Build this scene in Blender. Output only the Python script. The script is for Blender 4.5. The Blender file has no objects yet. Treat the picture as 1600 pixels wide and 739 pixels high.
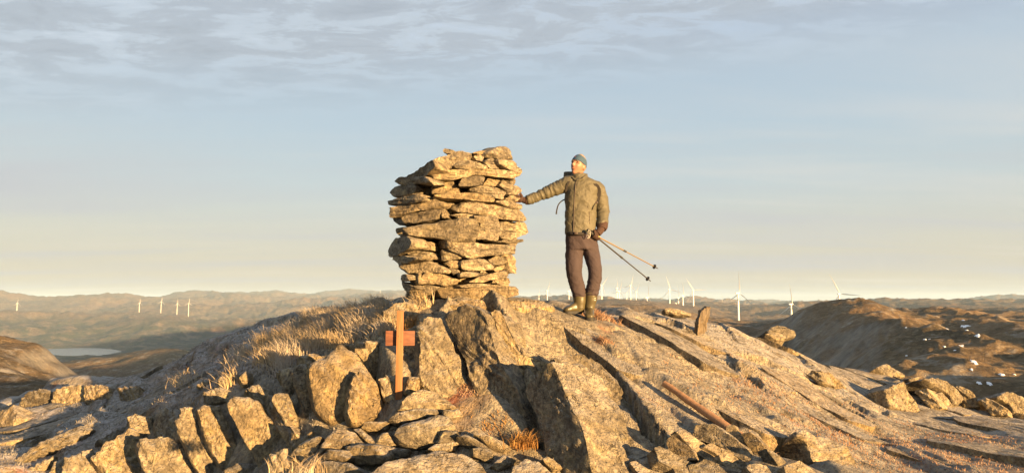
import bpy, bmesh, math, random
import numpy as np
from mathutils import Vector, Matrix

# ------------------------------------------------------------------ camera, sky, sun, exposure
scene = bpy.context.scene
C = scene.collection
W0, H0, F = 1600.0, 739.0, 1142.0            # photograph's frame and focal length in its pixels
EYE_PY = 470.0                               # row of eye level
PITCH = math.atan((EYE_PY - H0 / 2) / F)

cam_d = bpy.data.cameras.new('camera')
cam_d.sensor_width = 36.0
cam_d.lens = 36.0 * F / W0
cam_d.clip_start = 0.05
cam_d.clip_end = 90000.0
cam = bpy.data.objects.new('camera', cam_d)
C.objects.link(cam)
cam.location = (0, 0, 0)
cam.rotation_euler = (math.pi / 2 + PITCH, 0, 0)
scene.camera = cam

SUN_AZ = math.radians(138.0)                 # clockwise from the view direction (+Y)
SUN_EL = math.radians(4.5)
sun_dir = Vector((math.sin(SUN_AZ) * math.cos(SUN_EL), math.cos(SUN_AZ) * math.cos(SUN_EL), math.sin(SUN_EL)))
sd = bpy.data.lights.new('sun', 'SUN')
sd.energy = 5.0
sd.angle = math.radians(0.5)
sd.color = (1.0, 0.61, 0.25)
sun = bpy.data.objects.new('sun', sd)
C.objects.link(sun)
sun.rotation_euler = sun_dir.to_track_quat('Z', 'Y').to_euler()

world = bpy.data.worlds.new('World')
scene.world = world
world.use_nodes = True
wn, wl = world.node_tree.nodes, world.node_tree.links
wn.clear()
def wnode(t, **kw):
    n = wn.new(t)
    for k, v in kw.items():
        setattr(n, k, v)
    return n
def wmath(op, a, b=None, clamp=False):
    n = wnode('ShaderNodeMath', operation=op, use_clamp=clamp)
    for i, v in enumerate((a, b)):
        if v is None: continue
        if isinstance(v, (int, float)): n.inputs[i].default_value = v
        else: wl.new(v, n.inputs[i])
    return n.outputs[0]
def wramp(fac, stops, interp='EASE'):
    n = wnode('ShaderNodeValToRGB')
    n.color_ramp.interpolation = interp
    e = n.color_ramp.elements
    while len(e) > 1: e.remove(e[-1])
    e[0].position, e[0].color = stops[0][0], (*stops[0][1], 1)
    for p, c in stops[1:]:
        k = e.new(p); k.color = (*c, 1)
    wl.new(fac, n.inputs[0])
    return n.outputs[0]
def wmix(fac, a, b, blend='MIX'):
    n = wnode('ShaderNodeMix', data_type='RGBA', blend_type=blend)
    for s, v in ((n.inputs[0], fac), (n.inputs[6], a), (n.inputs[7], b)):
        if isinstance(v, (int, float)): s.default_value = v
        elif isinstance(v, tuple): s.default_value = (*v, 1)
        else: wl.new(v, s)
    return n.outputs[2]
sky = wnode('ShaderNodeTexSky', sky_type='NISHITA')
sky.sun_disc = False
sky.sun_elevation = SUN_EL
sky.sun_rotation = SUN_AZ
sky.altitude = 400
sky.air_density = 1.0
sky.dust_density = 1.5
sky.ozone_density = 1.0
tc = wnode('ShaderNodeTexCoord')
sep = wnode('ShaderNodeSeparateXYZ')
wl.new(tc.outputs['Generated'], sep.inputs[0])
dx, dy, dz = sep.outputs
# high thin veil: the whole sky is milky, warmer towards the horizon (sine of elevation on the ramp)
elev = wmath('MAXIMUM', dz, 0.0)
veil = wramp(elev, [(0.0, (0.50, 0.46, 0.40)), (0.03, (0.59, 0.535, 0.43)), (0.08, (0.59, 0.575, 0.50)), (0.15, (0.515, 0.585, 0.605)),
                    (0.23, (0.455, 0.56, 0.64)), (0.31, (0.425, 0.53, 0.635)), (0.40, (0.38, 0.475, 0.66)), (0.6, (0.32, 0.41, 0.60)), (1.0, (0.27, 0.36, 0.56))], 'LINEAR')
skys = wmix(1.0, sky.outputs[0], (0.10, 0.10, 0.10), 'MULTIPLY')
base = wmix(0.86, skys, veil)
# clouds: a sheet of altocumulus, projected on a level plane overhead
den = wmath('ADD', wmath('MAXIMUM', dz, 0.0), 0.06)
cx, cy = wmath('DIVIDE', dx, den), wmath('DIVIDE', dy, den)
comb = wnode('ShaderNodeCombineXYZ')
wl.new(cx, comb.inputs[0]); wl.new(cy, comb.inputs[1])
def wnoise(scale, detail, rough, sx=1.0, sy=1.0, off=0.0, dist=0.0):
    m = wnode('ShaderNodeMapping')
    m.inputs['Scale'].default_value = (sx, sy, 1)
    m.inputs['Location'].default_value = (off, off * 0.7, 0)
    wl.new(comb.outputs[0], m.inputs[0])
    n = wnode('ShaderNodeTexNoise')
    n.inputs['Scale'].default_value = scale
    n.inputs['Detail'].default_value = detail
    n.inputs['Roughness'].default_value = rough
    n.inputs['Distortion'].default_value = dist
    wl.new(m.outputs[0], n.inputs['Vector'])
    return n.outputs[0]
puffs = wnoise(5.0, 9.0, 0.64, 0.75, 1.4, 3.1, 0.4)
sheet = wnoise(0.55, 3.0, 0.5, 0.7, 1.0, 7.7)
# the sheet's near edge crosses the sky on the left and fades to the right
edge = wmath('ADD', wmath('ADD', wmath('MULTIPLY', dx, -0.085), dz), wmath('MULTIPLY', wmath('SUBTRACT', sheet, 0.5), 0.12))
band = wmath('MULTIPLY', wmath('SUBTRACT', edge, 0.262), 13.0, True)
cov = wmath('ADD', wmath('MULTIPLY', sheet, 0.9), wmath('MULTIPLY', puffs, 0.75))
cov = wmath('MULTIPLY', wmath('SUBTRACT', cov, 0.52), 3.4, True)
cmask = wmath('MULTIPLY', cov, band)
ccol = wramp(puffs, [(0.32, (0.54, 0.605, 0.675)), (0.44, (0.465, 0.53, 0.595)), (0.53, (0.395, 0.445, 0.50)), (0.70, (0.35, 0.395, 0.445))])
c1 = wmix(wmath('MULTIPLY', cmask, 0.92), base, ccol)
# long flat streaks low down
streak = wnoise(0.50, 5.0, 0.58, 0.30, 1.2, 12.3, 0.25)
lowb = wmath('MULTIPLY', wmath('MULTIPLY', wmath('SUBTRACT', streak, 0.47), 5.0, True), wmath('MULTIPLY', wmath('SUBTRACT', 0.30, dz), 8.0, True))
c2 = wmix(wmath('MULTIPLY', lowb, 0.70), c1, (0.465, 0.475, 0.505))
glow = wmath('MULTIPLY', wmath('MULTIPLY', wmath('SUBTRACT', 0.46, streak), 6.0, True), wmath('MULTIPLY', wmath('SUBTRACT', 0.34, dz), 6.0, True))
c3 = wmix(wmath('MULTIPLY', glow, 0.50), c2, (0.66, 0.62, 0.57))
bgn = wnode('ShaderNodeBackground')
bgn.inputs[1].default_value = 0.224
wl.new(c3, bgn.inputs[0])
wo = wnode('ShaderNodeOutputWorld')
wl.new(bgn.outputs[0], wo.inputs[0])

vs = scene.view_settings
vs.view_transform = 'Standard'
vs.look = 'None'
vs.exposure = 2.42
vs.gamma = 1.0
vs.use_curve_mapping = False
scene.cycles.max_bounces = 5
scene.cycles.volume_bounces = 0
scene.cycles.use_denoising = True

# ------------------------------------------------------------------ helpers
def P(px, py, Y):
    """point at forward distance Y seen at photograph pixel (px, py)"""
    r = (px - W0 / 2) / F; u = (H0 / 2 - py) / F
    cp, sp = math.cos(PITCH), math.sin(PITCH)
    fy = cp - sp * u; fz = sp + cp * u
    return np.array([r / fy * Y, Y, fz / fy * Y])
def RAY(px, py):
    d = P(px, py, 1.0)
    return d / np.linalg.norm(d)

_rng = np.random.RandomState(11)
_perm = _rng.permutation(256); _perm = np.concatenate([_perm, _perm, _perm])
_grad = _rng.randn(256, 3); _grad /= np.linalg.norm(_grad, axis=1)[:, None]
def perlin(p):
    p = np.asarray(p, dtype=np.float64)
    i = np.floor(p).astype(np.int64); f = p - i; i &= 255
    u = f * f * f * (f * (f * 6 - 15) + 10)
    out = 0
    for a in (0, 1):
        wx = u[:, 0] if a else 1 - u[:, 0]
        for b in (0, 1):
            wy = u[:, 1] if b else 1 - u[:, 1]
            for c in (0, 1):
                wz = u[:, 2] if c else 1 - u[:, 2]
                h = _perm[_perm[_perm[(i[:, 0] + a) & 255] + ((i[:, 1] + b) & 255)] + ((i[:, 2] + c) & 255)]
                g = _grad[h]
                d = g[:, 0] * (f[:, 0] - a) + g[:, 1] * (f[:, 1] - b) + g[:, 2] * (f[:, 2] - c)
                out = out + wx * wy * wz * d
    return out * 1.5
def fbm(p, octaves=4, lac=2.03, gain=0.5):
    p = np.asarray(p, dtype=np.float64)
    s = 0; a = 1.0
    for k in range(octaves):
        s = s + a * perlin(p + 17.3 * k); p = p * lac; a *= gain
    return s
def ridged(p, octaves=3):
    s = 0; a = 1.0
    for k in range(octaves):
        s = s + a * (1 - 2 * np.abs(perlin(p + 9.1 * k))); p = p * 2.1; a *= 0.5
    return s
def cells(p, jitter=0.9):
    """2-D Voronoi: returns F1, F2, cell hash in 0..1 and offset to the cell's centre"""
    i = np.floor(p).astype(np.int64)
    best = np.full(len(p), 1e9); sec = np.full(len(p), 1e9)
    hid = np.zeros(len(p), dtype=np.int64); off = np.zeros((len(p), 2))
    for a in (-1, 0, 1):
        for b in (-1, 0, 1):
            cxy = i + np.array([a, b])
            h = _perm[_perm[cxy[:, 0] & 255] + (cxy[:, 1] & 255)]
            q = cxy + 0.5 + jitter * 0.5 * np.stack([_grad[h, 0], _grad[h, 1]], 1)
            v = p - q
            d = np.hypot(v[:, 0], v[:, 1])
            m = d < best
            sec = np.where(m, best, np.minimum(sec, d))
            hid = np.where(m, h, hid); off = np.where(m[:, None], v, off)
            best = np.where(m, d, best)
    return best, sec, hid, off
def sstep(a, b, x):
    t = np.clip((x - a) / (b - a), 0, 1)
    return t * t * (3 - 2 * t)
class TPS:
    def __init__(self, X, z, lam=0.0):
        X = np.asarray(X, float); z = np.asarray(z, float); n = len(X)
        self.X = X
        K = self.U(X, X) + lam * np.eye(n)
        A = np.zeros((n + 3, n + 3)); A[:n, :n] = K; A[:n, n] = 1; A[:n, n + 1:] = X; A[n, :n] = 1; A[n + 1:, :n] = X.T
        self.w = np.linalg.solve(A, np.concatenate([z, np.zeros(3)]))
    @staticmethod
    def U(A, B):
        r2 = ((A[:, None, :] - B[None, :, :]) ** 2).sum(-1)
        return np.where(r2 > 1e-12, r2 * np.log(np.maximum(r2, 1e-12)), 0)
    def __call__(self, Q):
        Q = np.asarray(Q, float); out = np.empty(len(Q)); n = len(self.X)
        for s in range(0, len(Q), 40000):
            q = Q[s:s + 40000]
            out[s:s + 40000] = self.U(q, self.X) @ self.w[:n] + self.w[n] + q @ self.w[n + 1:]
        return out

def mesh_np(name, V, faces):
    me = bpy.data.meshes.new(name)
    V = np.asarray(V, dtype=np.float32)
    if isinstance(faces, np.ndarray):
        nf, k = faces.shape
        me.vertices.add(len(V)); me.vertices.foreach_set('co', V.ravel())
        me.loops.add(nf * k); me.loops.foreach_set('vertex_index', faces.astype(np.int32).ravel())
        me.polygons.add(nf); me.polygons.foreach_set('loop_start', np.arange(0, nf * k, k, dtype=np.int32))
        me.update(calc_edges=True); me.validate()
    else:
        me.from_pydata([tuple(v) for v in V], [], faces); me.update()
    return me
def smooth(me, angle=None):
    me.polygons.foreach_set('use_smooth', [True] * len(me.polygons))
    if angle is not None:
        me.set_sharp_from_angle(angle=math.radians(angle))
def obj(name, me, mat=None, parent=None, loc=None):
    o = bpy.data.objects.new(name, me)
    C.objects.link(o)
    if mat is not None and me is not None and not me.materials: me.materials.append(mat)
    if parent is not None: o.parent = parent
    if loc is not None: o.location = loc
    return o
def empty(name, loc):
    o = bpy.data.objects.new(name, None); C.objects.link(o); o.location = loc
    o.empty_display_size = 0.1
    return o
def tag(o, label=None, cat=None, group=None, kind=None):
    if label: o['label'] = label
    if cat: o['category'] = cat
    if group: o['group'] = group
    if kind: o['kind'] = kind
    return o
def grid_faces(nu, nv, wrap_u=False):
    """faces of a (nv rows, nu columns) vertex grid"""
    cu = nu if wrap_u else nu - 1
    i, j = np.meshgrid(np.arange(cu), np.arange(nv - 1))
    a = j * nu + i; b = j * nu + (i + 1) % nu
    return np.stack([a, b, b + nu, a + nu], -1).reshape(-1, 4)

# ------------------------------------------------------------------ materials
class NT:
    def __init__(self, name):
        self.m = bpy.data.materials.new(name); self.m.use_nodes = True
        self.n = self.m.node_tree.nodes; self.l = self.m.node_tree.links
        self.n.clear()
        self.out = self.n.new('ShaderNodeOutputMaterial')
    def node(self, t, ins=None, **kw):
        n = self.n.new(t)
        for k, v in kw.items(): setattr(n, k, v)
        for k, v in (ins or {}).items(): self.set(n.inputs[k], v)
        return n
    def set(self, s, v):
        if isinstance(v, bpy.types.NodeSocket): self.l.new(v, s)
        elif isinstance(v, tuple) and len(v) == 3 and s.type == 'RGBA': s.default_value = (*v, 1)
        else: s.default_value = v
    def math(self, op, a, b=0.0, clamp=False):
        n = self.node('ShaderNodeMath', operation=op, use_clamp=clamp); self.set(n.inputs[0], a); self.set(n.inputs[1], b)
        return n.outputs[0]
    def mix(self, f, a, b, blend='MIX'):
        n = self.node('ShaderNodeMix', data_type='RGBA', blend_type=blend)
        self.set(n.inputs[0], f); self.set(n.inputs[6], a); self.set(n.inputs[7], b)
        return n.outputs[2]
    def noise(self, vec, scale, detail=4.0, rough=0.55, dist=0.0):
        n = self.node('ShaderNodeTexNoise', {'Scale': scale, 'Detail': detail, 'Roughness': rough, 'Distortion': dist})
        if vec is not None: self.l.new(vec, n.inputs['Vector'])
        return n.outputs[0]
    def voro(self, vec, scale, feature='F1', out=0, rand=1.0):
        n = self.node('ShaderNodeTexVoronoi', {'Scale': scale, 'Randomness': rand}, feature=feature)
        if vec is not None: self.l.new(vec, n.inputs['Vector'])
        return n.outputs[out]
    def mapping(self, vec, scale=(1, 1, 1), rot=(0, 0, 0), loc=(0, 0, 0)):
        n = self.node('ShaderNodeMapping', {'Scale': scale, 'Rotation': rot, 'Location': loc})
        self.l.new(vec, n.inputs[0])
        return n.outputs[0]
    def ramp(self, f, stops, interp='LINEAR'):
        n = self.node('ShaderNodeValToRGB'); n.color_ramp.interpolation = interp
        e = n.color_ramp.elements
        while len(e) > 1: e.remove(e[-1])
        def col(c): return (c, c, c, 1) if isinstance(c, (int, float)) else (*c, 1)
        e[0].position, e[0].color = stops[0][0], col(stops[0][1])
        for p, c in stops[1:]:
            k = e.new(p); k.color = col(c)
        self.l.new(f, n.inputs[0])
        return n.outputs[0]
    def rng(self, f, a, b, c=0.0, d=1.0):
        n = self.node('ShaderNodeMapRange', {'From Min': a, 'From Max': b, 'To Min': c, 'To Max': d})
        self.set(n.inputs['Value'], f)
        return n.outputs[0]
    def bump(self, h, strength, dist, normal=None):
        n = self.node('ShaderNodeBump', {'Strength': strength, 'Distance': dist})
        self.l.new(h, n.inputs['Height'])
        if normal is not None: self.l.new(normal, n.inputs['Normal'])
        return n.outputs[0]
    def finish(self, col, rough=0.8, normal=None, spec=0.3, metal=0.0, **kw):
        b = self.node('ShaderNodeBsdfPrincipled')
        self.set(b.inputs['Base Color'], col); self.set(b.inputs['Roughness'], rough)
        self.set(b.inputs['Specular IOR Level'], spec); self.set(b.inputs['Metallic'], metal)
        for k, v in kw.items(): self.set(b.inputs[k.replace('_', ' ')], v)
        if normal is not None: self.l.new(normal, b.inputs['Normal'])
        self.l.new(b.outputs[0], self.out.inputs[0])
        return self.m

def rock_material(name, tone=(0.30, 0.275, 0.235), lichen=0.5, frost=0.5, grain_rot=(0, 0, 0), grain=(1, 1, 1), fine=1.0, obj_space=True, veg=False):
    t = NT(name)
    co = t.node('ShaderNodeTexCoord').outputs['Object']
    inf = t.node('ShaderNodeObjectInfo').outputs['Random']
    geo = t.node('ShaderNodeNewGeometry')
    off = t.node('ShaderNodeCombineXYZ', {'X': t.math('MULTIPLY', inf, 37.0), 'Y': t.math('MULTIPLY', inf, 91.0), 'Z': t.math('MULTIPLY', inf, 53.0)}).outputs[0]
    va = t.node('ShaderNodeVectorMath', operation='ADD'); t.l.new(co, va.inputs[0])
    if obj_space: t.l.new(off, va.inputs[1])
    v = va.outputs[0]
    g = t.mapping(v, grain, grain_rot)
    n1 = t.noise(v, 2.2, 5, 0.6)
    n2 = t.noise(v, 9.0, 6, 0.65, 0.3)
    n3 = t.noise(v, 38.0, 6, 0.7)
    ng = t.noise(g, 7.0, 6, 0.65, 0.6)
    col = t.ramp(n1, [(0.30, tuple(x * 0.55 for x in tone)), (0.5, tone), (0.75, tuple(min(1, x * 1.35) for x in tone))])
    sp = t.math('ADD', t.math('MULTIPLY', n2, 0.45), t.math('MULTIPLY', t.noise(v, 24.0, 5, 0.7), 0.55))
    col = t.mix(1.0, col, t.ramp(sp, [(0.36, (0.34, 0.33, 0.33)), (0.45, (0.74, 0.73, 0.72)), (0.53, (1.15, 1.12, 1.08)), (0.62, (1.85, 1.80, 1.65))]), 'MULTIPLY')
    col = t.mix(t.rng(ng, 0.42, 0.68, 0, 0.5), col, (tone[0] * 0.45, tone[1] * 0.43, tone[2] * 0.42))
    # crustose lichens: yellow-green blotches, pale rosettes, black specks
    yl = t.math('MULTIPLY', t.rng(n2, 0.50, 0.66), t.rng(n3, 0.35, 0.6), True)
    col = t.mix(t.math('MULTIPLY', yl, lichen), col, (0.29, 0.235, 0.075))
    pv = t.voro(v, 16.0)
    pale = t.math('MULTIPLY', t.rng(pv, 0.34, 0.20), t.rng(t.noise(v, 5.0, 3), 0.5, 0.62), True)
    col = t.mix(t.math('MULTIPLY', pale, 0.55), col, (0.40, 0.37, 0.29))
    dk = t.math('MULTIPLY', t.rng(n3, 0.54, 0.64), 0.8, True)
    col = t.mix(dk, col, (0.075, 0.068, 0.058))
    dk2 = t.math('MULTIPLY', t.rng(t.noise(v, 3.6, 6, 0.7), 0.58, 0.70), 0.55, True)
    col = t.mix(dk2, col, (0.11, 0.098, 0.082))
    if veg:
        at = t.node('ShaderNodeAttribute', attribute_name='veg').outputs['Fac']
        vm = t.math('MULTIPLY', t.rng(t.math('ADD', at, t.math('MULTIPLY', t.math('SUBTRACT', n2, 0.5), 1.1)), 0.42, 0.62), 1.0, True)
        vc = t.ramp(t.noise(v, 6.0, 6, 0.75), [(0.30, (0.055, 0.036, 0.020)), (0.45, (0.15, 0.095, 0.045)), (0.58, (0.27, 0.18, 0.085)), (0.72, (0.24, 0.16, 0.10))])
        vc = t.mix(t.math('MULTIPLY', t.rng(t.noise(v, 2.7, 4, 0.6), 0.56, 0.66), 0.75, True), vc, (0.19, 0.045, 0.022))
        col = t.mix(vm, col, vc)
    if obj_space: col = t.mix(1.0, col, t.ramp(inf, [(0.0, (0.55, 0.54, 0.54)), (0.3, (0.9, 0.90, 0.92)), (0.6, (1.05, 1.02, 0.97)), (0.8, (0.82, 0.74, 0.62)), (1.0, (1.25, 1.18, 1.06))]), 'MULTIPLY')
    # hoar frost settles on faces that look up
    nz = t.node('ShaderNodeSeparateXYZ', {0: geo.outputs['Normal']}).outputs[2]
    fr = t.math('MULTIPLY', t.rng(nz, 0.45, 0.95), t.rng(t.math('ADD', t.math('MULTIPLY', n2, 0.5), t.math('MULTIPLY', n3, 0.5)), 0.40, 0.58), True)
    if veg:
        fm = t.node('ShaderNodeAttribute', attribute_name='frost').outputs['Fac']
        fr = t.math('MULTIPLY', fr, fm)
    col = t.mix(t.math('MULTIPLY', fr, frost, True), col, (0.50, 0.50, 0.52))
    hv = t.math('ADD', t.math('MULTIPLY', n2, 0.9), t.math('ADD', t.math('MULTIPLY', n3, 0.6), t.math('MULTIPLY', ng, 0.8)))
    vein = t.math('ABSOLUTE', t.math('SUBTRACT', t.noise(t.mapping(g, (0.6, 0.6, 0.8)), 3.3, 4, 0.55, 1.2), 0.5))
    vline = t.math('MULTIPLY', t.rng(vein, 0.010, 0.0), t.rng(t.noise(v, 4.0, 3, 0.5), 0.46, 0.58), True)
    col = t.mix(t.math('MULTIPLY', vline, 0.6), col, (0.035, 0.03, 0.026))
    hv = t.math('SUBTRACT', hv, t.math('MULTIPLY', vline, 0.9))
    pits = t.rng(t.voro(v, 30.0), 0.0, 0.35)
    hv = t.math('ADD', hv, t.math('MULTIPLY', pits, 0.22))
    nrm = t.bump(hv, 1.0, 0.055 * fine)
    return t.finish(col, 0.88, nrm, 0.2)

GROT = (0.0, 0.0, math.radians(-35))
MAT = {}
MAT['cairn'] = rock_material('cairn_stone', (0.31, 0.27, 0.20), 0.42, 0.15, (0, 0, 0), (1.0, 1.0, 5.0))
MAT['stone'] = rock_material('loose_stone', (0.25, 0.22, 0.165), 0.4, 0.45, (0.3, 0.2, 0), (1.0, 1.0, 3.5))
MAT['slab'] = rock_material('bedrock_slab', (0.275, 0.235, 0.165), 0.5, 0.4, (0.35, 0.3, math.radians(-30)), (3.5, 0.9, 1.6))
MAT['plate'] = rock_material('bedrock_plate', (0.275, 0.235, 0.168), 0.5, 0.4, (0, 0, math.radians(33)), (4.2, 0.7, 1.2))
MAT['ground'] = rock_material('rock_ground', (0.275, 0.235, 0.168), 0.5, 0.75, (0, 0, math.radians(33)), (3.6, 0.8, 1.2), obj_space=False, veg=True)

def plain(name, col, rough=0.6, spec=0.3, metal=0.0, var=0.0, scale=20.0, bump=0.0, bdist=0.002, stretch=(1, 1, 1), rot=(0, 0, 0), **kw):
    t = NT(name)
    v = t.mapping(t.node('ShaderNodeTexCoord').outputs['Object'], stretch, rot)
    n = t.noise(v, scale, 5, 0.6)
    c = t.mix(t.rng(n, 0.3, 0.7), tuple(x * (1 - var) for x in col), tuple(min(1, x * (1 + var)) for x in col)) if var else col
    nr = t.bump(n, 1.0, bdist) if bump else None
    return t.finish(c, rough, nr, spec, metal, **kw)
# ------------------------------------------------------------------ the summit: one height field, shaped by surveyed points
NEAR = [  # (px, py, forward distance)
    (700, 469, 8.6), (700, 470, 7.5), (705, 482, 7.25), (700, 560, 6.75), (700, 650, 6.0), (700, 739, 5.45),
    (600, 476, 9.2), (590, 500, 7.9), (600, 560, 6.9), (600, 640, 6.05), (590, 739, 5.5),
    (800, 470, 8.8), (790, 478, 7.6), (820, 560, 6.75), (840, 650, 5.95), (850, 739, 5.45),
    (905, 495, 8.0), (860, 480, 8.7), (930, 484, 9.2), (910, 560, 6.9), (930, 640, 6.05), (945, 739, 5.4),
    (1000, 495, 9.4), (1000, 560, 7.05), (1010, 640, 6.1), (1030, 739, 5.35),
    (1080, 506, 9.8), (1090, 538, 8.3), (1100, 600, 6.95), (1120, 680, 5.75), (1130, 739, 5.3),
    (1150, 522, 10.0), (1200, 536, 10.2), (1200, 572, 8.5), (1200, 610, 7.4), (1220, 670, 6.3), (1230, 739, 5.1),
    (1300, 574, 10.6), (1300, 614, 8.8), (1320, 660, 7.4), (1340, 739, 5.6),
    (1400, 594, 11.2), (1400, 640, 9.3), (1420, 680, 7.7), (1440, 739, 6.0),
    (1500, 632, 10.9), (1520, 660, 9.0), (1540, 700, 7.2), (1560, 739, 6.1), (1620, 650, 10.6), (1700, 739, 6.2), (1750, 660, 10.5),
    (540, 484, 9.6), (500, 494, 9.7), (510, 525, 8.2), (500, 555, 7.2), (500, 620, 6.4), (500, 690, 5.9), (490, 739, 5.65),
    (430, 508, 10.0), (430, 560, 8.0), (430, 610, 6.9), (415, 640, 6.7), (405, 700, 6.35), (400, 739, 6.25),
    (370, 516, 10.2), (330, 532, 10.3), (330, 585, 8.3), (330, 625, 7.1), (320, 680, 6.85), (320, 739, 6.65),
    (290, 562, 10.6), (250, 580, 10.8), (240, 625, 8.6), (230, 665, 7.3), (220, 700, 7.1), (210, 739, 6.9),
    (140, 596, 11.3), (150, 645, 9.0), (130, 690, 7.7), (110, 739, 7.2),
    (60, 609, 11.5), (50, 660, 9.0), (30, 705, 7.6), (10, 739, 6.9), (0, 640, 11.2), (-100, 670, 11.0), (-150, 739, 7.2), (-260, 720, 10.5),
]
pts = [P(*c) for c in NEAR]
for x, y, z in [(0, 2.5, -1.52), (0, 4.2, -1.5), (-2.6, 5.2, -1.85), (-1.6, 4.6, -1.62), (-4.2, 5.6, -2.0), (-3, 2.5, -1.7), (3, 2.5, -1.56), (-6, 2.5, -1.85), (6, 2.5, -1.7), (0, 0, -1.62), (-5, 0, -1.8), (5, 0, -1.72), (0, -5, -1.95), (-8, -5, -2.4), (8, -5, -2.2),
                (-12, 2, -2.6), (12, 2, -2.1), (-0.5, 11.5, -0.35), (1.5, 12, -0.85), (-2.5, 12.3, -0.75), (4, 13, -1.7), (-4.8, 13, -1.6), (0, 15.5, -1.7), (-3, 16, -2.0), (3, 16, -2.0),
                (7, 14, -2.3), (-8, 14, -2.7), (11, 14, -3.0), (-12, 14, -3.6), (12, 8, -2.0), (-12, 8, -2.9), (6, 17, -2.9), (-7, 17.5, -3.6), (12, 18, -4.2), (-12, 18, -5.0), (0, 19, -3.2)]:
    pts.append(np.array([x, y, z]))
pts = np.array(pts)
near_tps = TPS(pts[:, :2], pts[:, 2], lam=0.02)

def axis(segs):
    out = []
    for a, b, s in segs:
        out.append(np.arange(a, b - s * 0.25, s))
    return np.concatenate(out + [[segs[-1][1]]])
AX = axis([(-13, -7.5, 0.07), (-7.5, 8.5, 0.028), (8.5, 13, 0.07)])
AY = axis([(-3, 3.6, 0.15), (3.6, 8.6, 0.024), (8.6, 12.5, 0.04), (12.5, 18, 0.09)])
GX, GY = np.meshgrid(AX, AY)
gx, gy = GX.ravel(), GY.ravel()
_nx = np.linspace(-13, 13, 131); _ny = np.linspace(-3, 18, 106)
_nt = near_tps(np.stack([m.ravel() for m in np.meshgrid(_nx, _ny)], 1)).reshape(106, 131)
def cubic_up(tab, fi, fj):
    # Catmull-Rom look-up, so that the sheet keeps no facets
    def wts(t): return np.stack([-.5*t+t*t-.5*t**3, 1-2.5*t*t+1.5*t**3, .5*t+2*t*t-1.5*t**3, -.5*t*t+.5*t**3])
    i = np.clip(np.floor(fi).astype(int), 0, tab.shape[1] - 2); j = np.clip(np.floor(fj).astype(int), 0, tab.shape[0] - 2)
    wi, wj = wts(fi - i), wts(fj - j); out = 0
    for b in range(4):
        jj = np.clip(j + b - 1, 0, tab.shape[0] - 1); row = 0
        for a in range(4):
            row = row + wi[a] * tab[jj, np.clip(i + a - 1, 0, tab.shape[1] - 1)]
        out = out + wj[b] * row
    return out
ZB = cubic_up(_nt, (gx + 13) / 0.2, (gy + 3) / 0.2)
ang = math.radians(33)                      # direction in which the foliation of the rock runs over the ground
al = gx * math.sin(ang) - gy * math.cos(ang)  # along it (towards the camera and to the right)
ac = gx * math.cos(ang) + gy * math.sin(ang)  # across it
zero = np.zeros_like(gx)
warp = 0.25 * perlin(np.stack([gx * 0.8, gy * 0.8, zero + 3], 1))
big = 0.05 * fbm(np.stack([gx * 0.55, gy * 0.55, zero], 1), 3)
str1 = ridged(np.stack([(ac + warp) * 2.1, al * 0.5, zero + 5], 1), 3)
fine = fbm(np.stack([ac * 7.0, al * 2.2, zero + 8], 1), 4)
F1, F2, hid, off = cells(np.stack([(ac + warp) * 1.5, al * 0.5 + 0.4 * warp], 1))
blk = (_grad[hid, 0] * 0.055 + off[:, 0] * (_grad[hid, 1] * 0.07 - 0.05) + off[:, 1] * _grad[hid, 2] * 0.06)
soft = 1 - 0.55 * sstep(0.4, 1.8, gx)
blk = blk * sstep(0.0, 0.10 + 0.08 * (1 - soft), F2 - F1) * soft
joint = np.exp(-((F2 - F1) / 0.05) ** 2) * (0.3 + 0.7 * (_grad[hid, 2] > 0.1))
F1b, F2b, hidb, offb = cells(np.stack([(ac + 0.6 * warp) * 4.2 + 11, al * 1.7], 1))
blkb = (_grad[hidb, 1] * 0.018 + offb[:, 0] * (_grad[hidb, 0] * 0.03 - 0.012))
blkb = blkb * sstep(0.0, 0.3, F2b - F1b)
jointb = np.exp(-((F2b - F1b) / 0.13) ** 2) * (_grad[hidb, 2] > 0.25)
# vegetation (heath and moss) fills the flatter right foreground, the left apron and scattered hollows
def blob(px, py, rx, ry, tab=None):
    return None
vegn = fbm(np.stack([gx * 0.9, gy * 0.9, zero + 21], 1), 4)
veg = 0.16 + 0.33 * vegn
veg += 0.24 * sstep(2.6, 4.8, gx - 0.25 * (gy - 7)) * sstep(9.6, 8.2, gy + 0.1 * gx)
veg += 0.16 * sstep(0.5, 2.5, gx) * sstep(0.35, 0.0, np.abs(fbm(np.stack([ac * 0.8, al * 0.25, zero + 31], 1), 3)))
veg += 0.34 * sstep(-2.2, -3.4, gx + 0.35 * (gy - 7.5)) * sstep(5.6, 7.0, gy)
veg += 0.75 * np.exp(-(((gx + 2.3) / 1.2) ** 2 + ((gy - 8.4) / 1.0) ** 2))
veg += 0.5 * np.exp(-(((gx - 0.95) / 0.13) ** 2 + ((gy - 7.7) / 0.6) ** 2))
veg += 0.5 * np.exp(-(((gx + 0.42) / 0.22) ** 2 + ((gy - 6.2) / 0.35) ** 2))
rockamt = 1 - 0.8 * sstep(0.4, 0.8, veg)
hum = 0.06 * fbm(np.stack([gx * 3.2, gy * 3.2, zero + 41], 1), 4) + 0.045 * np.abs(fbm(np.stack([gx * 9, gy * 9, zero + 47], 1), 3))
Z = ZB + big + rockamt * (0.030 * str1 + 0.012 * fine + blk - 0.11 * soft * joint + blkb - 0.025 * jointb) + (1 - rockamt) * hum
flat_spot = np.exp(-(((gx + 0.62) / 0.9) ** 2 + ((gy - 8.2) / 0.8) ** 2) ** 2) + np.exp(-(((gx - 0.75) / 0.35) ** 2 + ((gy - 8.0) / 0.3) ** 2) ** 2)
flat_spot = np.clip(flat_spot, 0, 1)
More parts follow.
